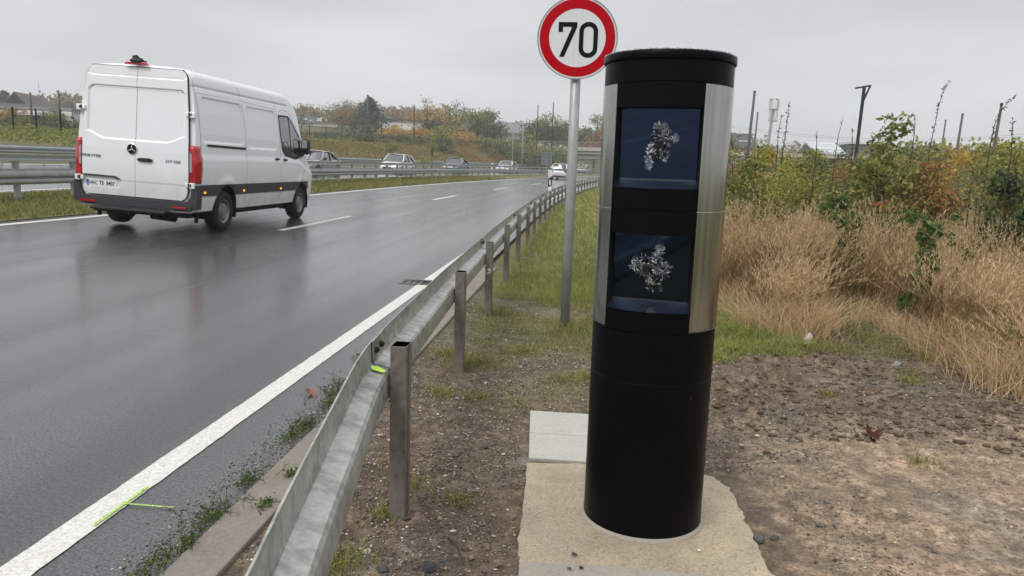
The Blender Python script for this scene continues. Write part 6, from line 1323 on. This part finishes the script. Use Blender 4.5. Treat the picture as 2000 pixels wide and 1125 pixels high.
# soil clods
n = 26000; x = rng.uniform(.9, 6.5, n); y = rng.uniform(3.6, 8.6, n); k = (vnoise(x, y, .7, 63, 3) > .44) & (y > 4.0+.6*vnoise(x, y, .5, 64)) & (y < front(x)+.8); x, y = x[k], y[k]; R = .004+.026*rng.random(len(x))**4
V, F = stones(np.stack([x, y, verge_z(x, y)+R*.1], 1), R, rng, .55); tag(npmesh('soil_clods', V, F, mat('clod', rough=.85, island=[(.075, .05, .034), (.15, .105, .07), (.10, .072, .05), (.20, .15, .105)], bump=(60, .8, .01))), 'dark crumbly clods of earth at the edge of the field', 'earth', None, 'stuff')
# grit along asphalt edge
n = 12000; u = -1.485+rng.normal(0, .055, n)*(.6+rng.random(n)); y = rng.uniform(1.5, 8, n); k = (vnoise(u*3, y, .35, 65, 2) > .40) & (u < -1.2); u, y = u[k], y[k]; R = .0016+.005*rng.random(len(u))**3
V, F = stones(np.stack([u, y, .03*np.abs(u)+R*.3], 1), R, rng); tag(npmesh('road_grit', V, F, M['gravel']), 'dark grit lying on the asphalt edge beside the kerb strip', 'grit', None, 'stuff')
n = 52000; x = rng.uniform(.85, 5.6, n); y = 1.9+6*rng.random(n); k = (rng.random(n) < np.clip(.18+2.0*(vnoise(x, y, .45, 68, 3)-.42), 0, 1)+.3*(y > 4.6)) & ~((x < .98) & (y < 3.78)); x, y = x[k], y[k]; R = .0018+.0055*rng.random(len(x))**3; V, F = stones(np.stack([x, y, verge_z(x, y)+R*.35], 1), R, rng); tag(npmesh('fine_gravel', V, F, M['gravel']), 'fine grit strewn over the bare soil right of the pillar', 'gravel', None, 'stuff')
# straw litter on the bare soil
n = 1500; x = rng.uniform(.9, 6.3, n); y = rng.uniform(2.2, 7.6, n); k = rng.random(n) < np.clip((y-2.8)/3, .12, 1); x, y = x[k], y[k]; P = np.stack([x, y, verge_z(x, y)+.004], 1); V, F = leafcards(P, .06, rng, .05, .0, 0, .92); tag(npmesh('straw_litter', V, F, M['straw']), 'broken straw lying on the bare soil', 'straw', None, 'stuff')
# single stones that stand out
def rock(label, px, py, r, col, seed, flat=.6, name='stone', st=(1, 1)):
    rng = np.random.default_rng(seed); g = gp(px, py); import bmesh
    bm = bmesh.new(); bmesh.ops.create_icosphere(bm, subdivisions=2, radius=1)
    pl_ = [(rng.normal(size=3), rng.uniform(.45, .85)) for _ in range(9)]
    for v in bm.verts:
        p = np.array(v.co)
        for d, o_ in pl_:
            d = d/np.linalg.norm(d); q = p@d
            if q > o_: p = p-d*(q-o_)
        v.co = Vector((p[0]*r*st[0], p[1]*r*st[1], p[2]*r*flat))
    me = bpy.data.meshes.new(name); bm.to_mesh(me); bm.free(); me.materials.append(mat('rock_'+str(seed), col, .5, noise=(40, tuple(c*.6 for c in col), .6), bump=(60, .4, .004)))
    o = bpy.data.objects.new(name, me); COL.objects.link(o); o.location = (g[0], g[1], vz(g[0], g[1])+r*flat*.35); o.rotation_euler = (rng.normal(0, .2), rng.normal(0, .2), rng.uniform(0, 6)); tag(o, label, 'stone', 'larger stones on the ground')
rock('large dark slate stone at the right edge of the footing', 1484, 1052, .032, (.10, .105, .11), 101, .8)
rock('second dark stone just right of the large slate stone', 1512, 1046, .024, (.07, .075, .08), 102, .5, st=(1.2, .8))
rock('small slate chip behind the two dark stones', 1600, 1028, .018, (.08, .085, .09), 103, .5)
rock('pale upright stone at the edge of the grass', 1578, 672, .062, (.52, .50, .44), 104, 1.5, st=(.7, .6))
rock('brown stone at the foot of the nearest guardrail post', 815, 1006, .018, (.20, .15, .11), 105, .6)
rock('dark grey stones touching the nearest guardrail post', 793, 1012, .024, (.06, .065, .07), 106, .6)
rock('creamy flat stone below the nearest guardrail post', 718, 1076, .019, (.52, .44, .30), 107, .5, st=(1.3, .8))
rock('dark slate stone at the bottom edge right of the rail', 748, 1112, .026, (.07, .075, .085), 108, .6)
rock('tan pebble right of the nearest guardrail post', 860, 1012, .017, (.36, .29, .20), 109, .6, st=(1.4, .8))
rock('rust brown stone in the gravel left of the footing', 909, 1070, .018, (.16, .08, .04), 110, .8)
rock('grey angular stone at the edge of the dark clods', 1752, 712, .05, (.22, .22, .21), 111, .5)
rock('black stone at the bottom edge left of the footing', 838, 1110, .03, (.045, .048, .052), 112, .6)
rock('flat grey stone behind the footing at the right', 1545, 800, .03, (.20, .20, .19), 113, .3)
rock('bluish stone in front of the farther paving slab', 1010, 885, .02, (.12, .13, .14), 114, .5)
# fallen maple leaves: lobed, curled
def maple(label, px, py, r, col, seed, rot=0.):
    rng = np.random.default_rng(seed); g = gp(px, py); R_ = []
    for k in range(40):
        a = 2*math.pi*k/40; lob = .48+.52*abs(math.cos(2.5*(a-math.pi/2)))**1.6; lob *= 1-.5*math.exp(-((a-3*math.pi/2)/.25)**2); lob *= 1+.10*(-1)**k; R_.append((a, lob))
    vs = [(0, 0, .0)]; n_ = len(R_)
    for f in (.5, 1.):
        for a, l_ in R_: x, y = r*l_*f*math.cos(a), r*l_*f*math.sin(a); vs.append((x, y, .9*r*(abs(x)/r)**2*.9+.35*r*(y/r)**2+rng.normal(0, r*.03)))
    fs = [(0, 1+k, 1+(k+1) % n_) for k in range(n_)]+[(1+k, 1+n_+k, 1+n_+(k+1) % n_, 1+(k+1) % n_) for k in range(n_)]
    t = empty('maple_leaf', (g[0], g[1], vz(g[0], g[1])+.006), rot, .5, .1); tag(t, label, 'leaf', 'fallen leaves'); b = MB(); b.add(vs, fs); o = b.build('blade', mat('leaf_'+str(seed), col, .35, noise=(30, tuple(c*.5 for c in col), .7)), t, smooth=True)
    b = MB(); b.tube([(0, -.1*r, .004), (0, -r*.7, .01), (.2*r, -r*1.5, .0)], r*.025, 5); b.build('stalk', M['stem'], t)
maple('dark red maple leaf lying on the bare sandy soil', 1703, 855, .072, (.07, .009, .009), 1, .4)
maple('orange leaf at the foot of the dry grass at the right', 1914, 702, .05, (.55, .13, .04), 2, 1.2)
maple('small reddish leaf at the edge of the green grass', 1500, 688, .035, (.35, .06, .04), 3, 2)
maple('pinkish brown leaf on the asphalt left of the kerb weeds', 606, 786, .045, (.30, .13, .09), 4, 1)
# litter
g = gp(1905, 722); rng = np.random.default_rng(5); b = MB(); P_ = rng.normal(0, 1, (60, 3))*np.array([.045, .03, .018])
for k in range(34): q = rng.integers(0, 60, 3); b.add([P_[q[0]], P_[q[1]]*.6, P_[q[2]]], [(0, 1, 2)])
o = b.build('litter_scrap', M['plain_white']); o.location = (g[0], g[1], .03); tag(o, 'crumpled white scrap of litter beside the orange leaf', 'litter')
g = gp(1778, 606); b = MB(); P_ = np.abs(rng.normal(0, 1, (90, 3)))*np.array([.13, .08, .06])*np.sign(rng.normal(0, 1, (90, 3))+np.array([0, 0, 3]))
for k in range(60): q = rng.integers(0, 90, 3); b.add([P_[q[0]], P_[q[1]]*.7, P_[q[2]]], [(0, 1, 2)])
o = b.build('plastic_bag', mat('bag_blue', (.03, .13, .20), .25, coat=.5)); o.location = (g[0], g[1], .06); tag(o, 'crumpled dark blue plastic bag under the light green sapling', 'bag')
for i, (px, py, r, lb) in enumerate(((1122, 1080, .014, 'round glass fragment on the sandy footing'), (1112, 1108, .010, 'glass fragment near the front edge of the footing'), (1135, 1106, .012, 'flat glass fragment right of the other front fragment'), (1365, 1072, .008, 'small glass fragment right of the pillar foot'))):
    g = gp(px, py); rng = np.random.default_rng(i); n_ = 6; c_ = [(r*(.6+.5*rng.random())*math.cos(6.283*k/n_), r*(.6+.5*rng.random())*math.sin(6.283*k/n_), 0) for k in range(n_)]
    b = MB(); b.prism([(p[0], p[1]) for p in c_], lambda a, q, d: (a, q, d), .001, .004); o = b.build('glass_fragment', M['chrome']); o.location = (g[0]*.985, g[1]*.985, .014); o.rotation_euler = (.15, .1, 0); tag(o, lb, 'glass fragment')
b = MB(); A = gp(875, 1060); B = gp(905, 1110); b.tube([A+np.array([0, 0, .02]), (A+B)/2+np.array([.01, 0, .03]), B+np.array([0, 0, .015])], [.004, .003, .002], 5); tag(b.build('twig', M['twig']), 'thin dark twig lying on the gravel left of the footing', 'twig')

# ------------------------------------------------------------------ damp air
hm = bpy.data.materials.new('haze'); hm.use_nodes = True; t = hm.node_tree; t.nodes.remove(t.nodes['Principled BSDF']); v = t.nodes.new('ShaderNodeVolumePrincipled')
v.inputs['Color'].default_value = (.93, .95, .97, 1); v.inputs['Density'].default_value = .0010; v.inputs['Anisotropy'].default_value = .1; t.links.new(v.outputs[0], t.nodes['Material Output'].inputs['Volume'])
b = MB(); b.box(-430, 520, -130, 680, -3, 44); tag(b.build('haze', hm), 'thin damp haze that fades the far trees and houses', 'haze', None, 'stuff')
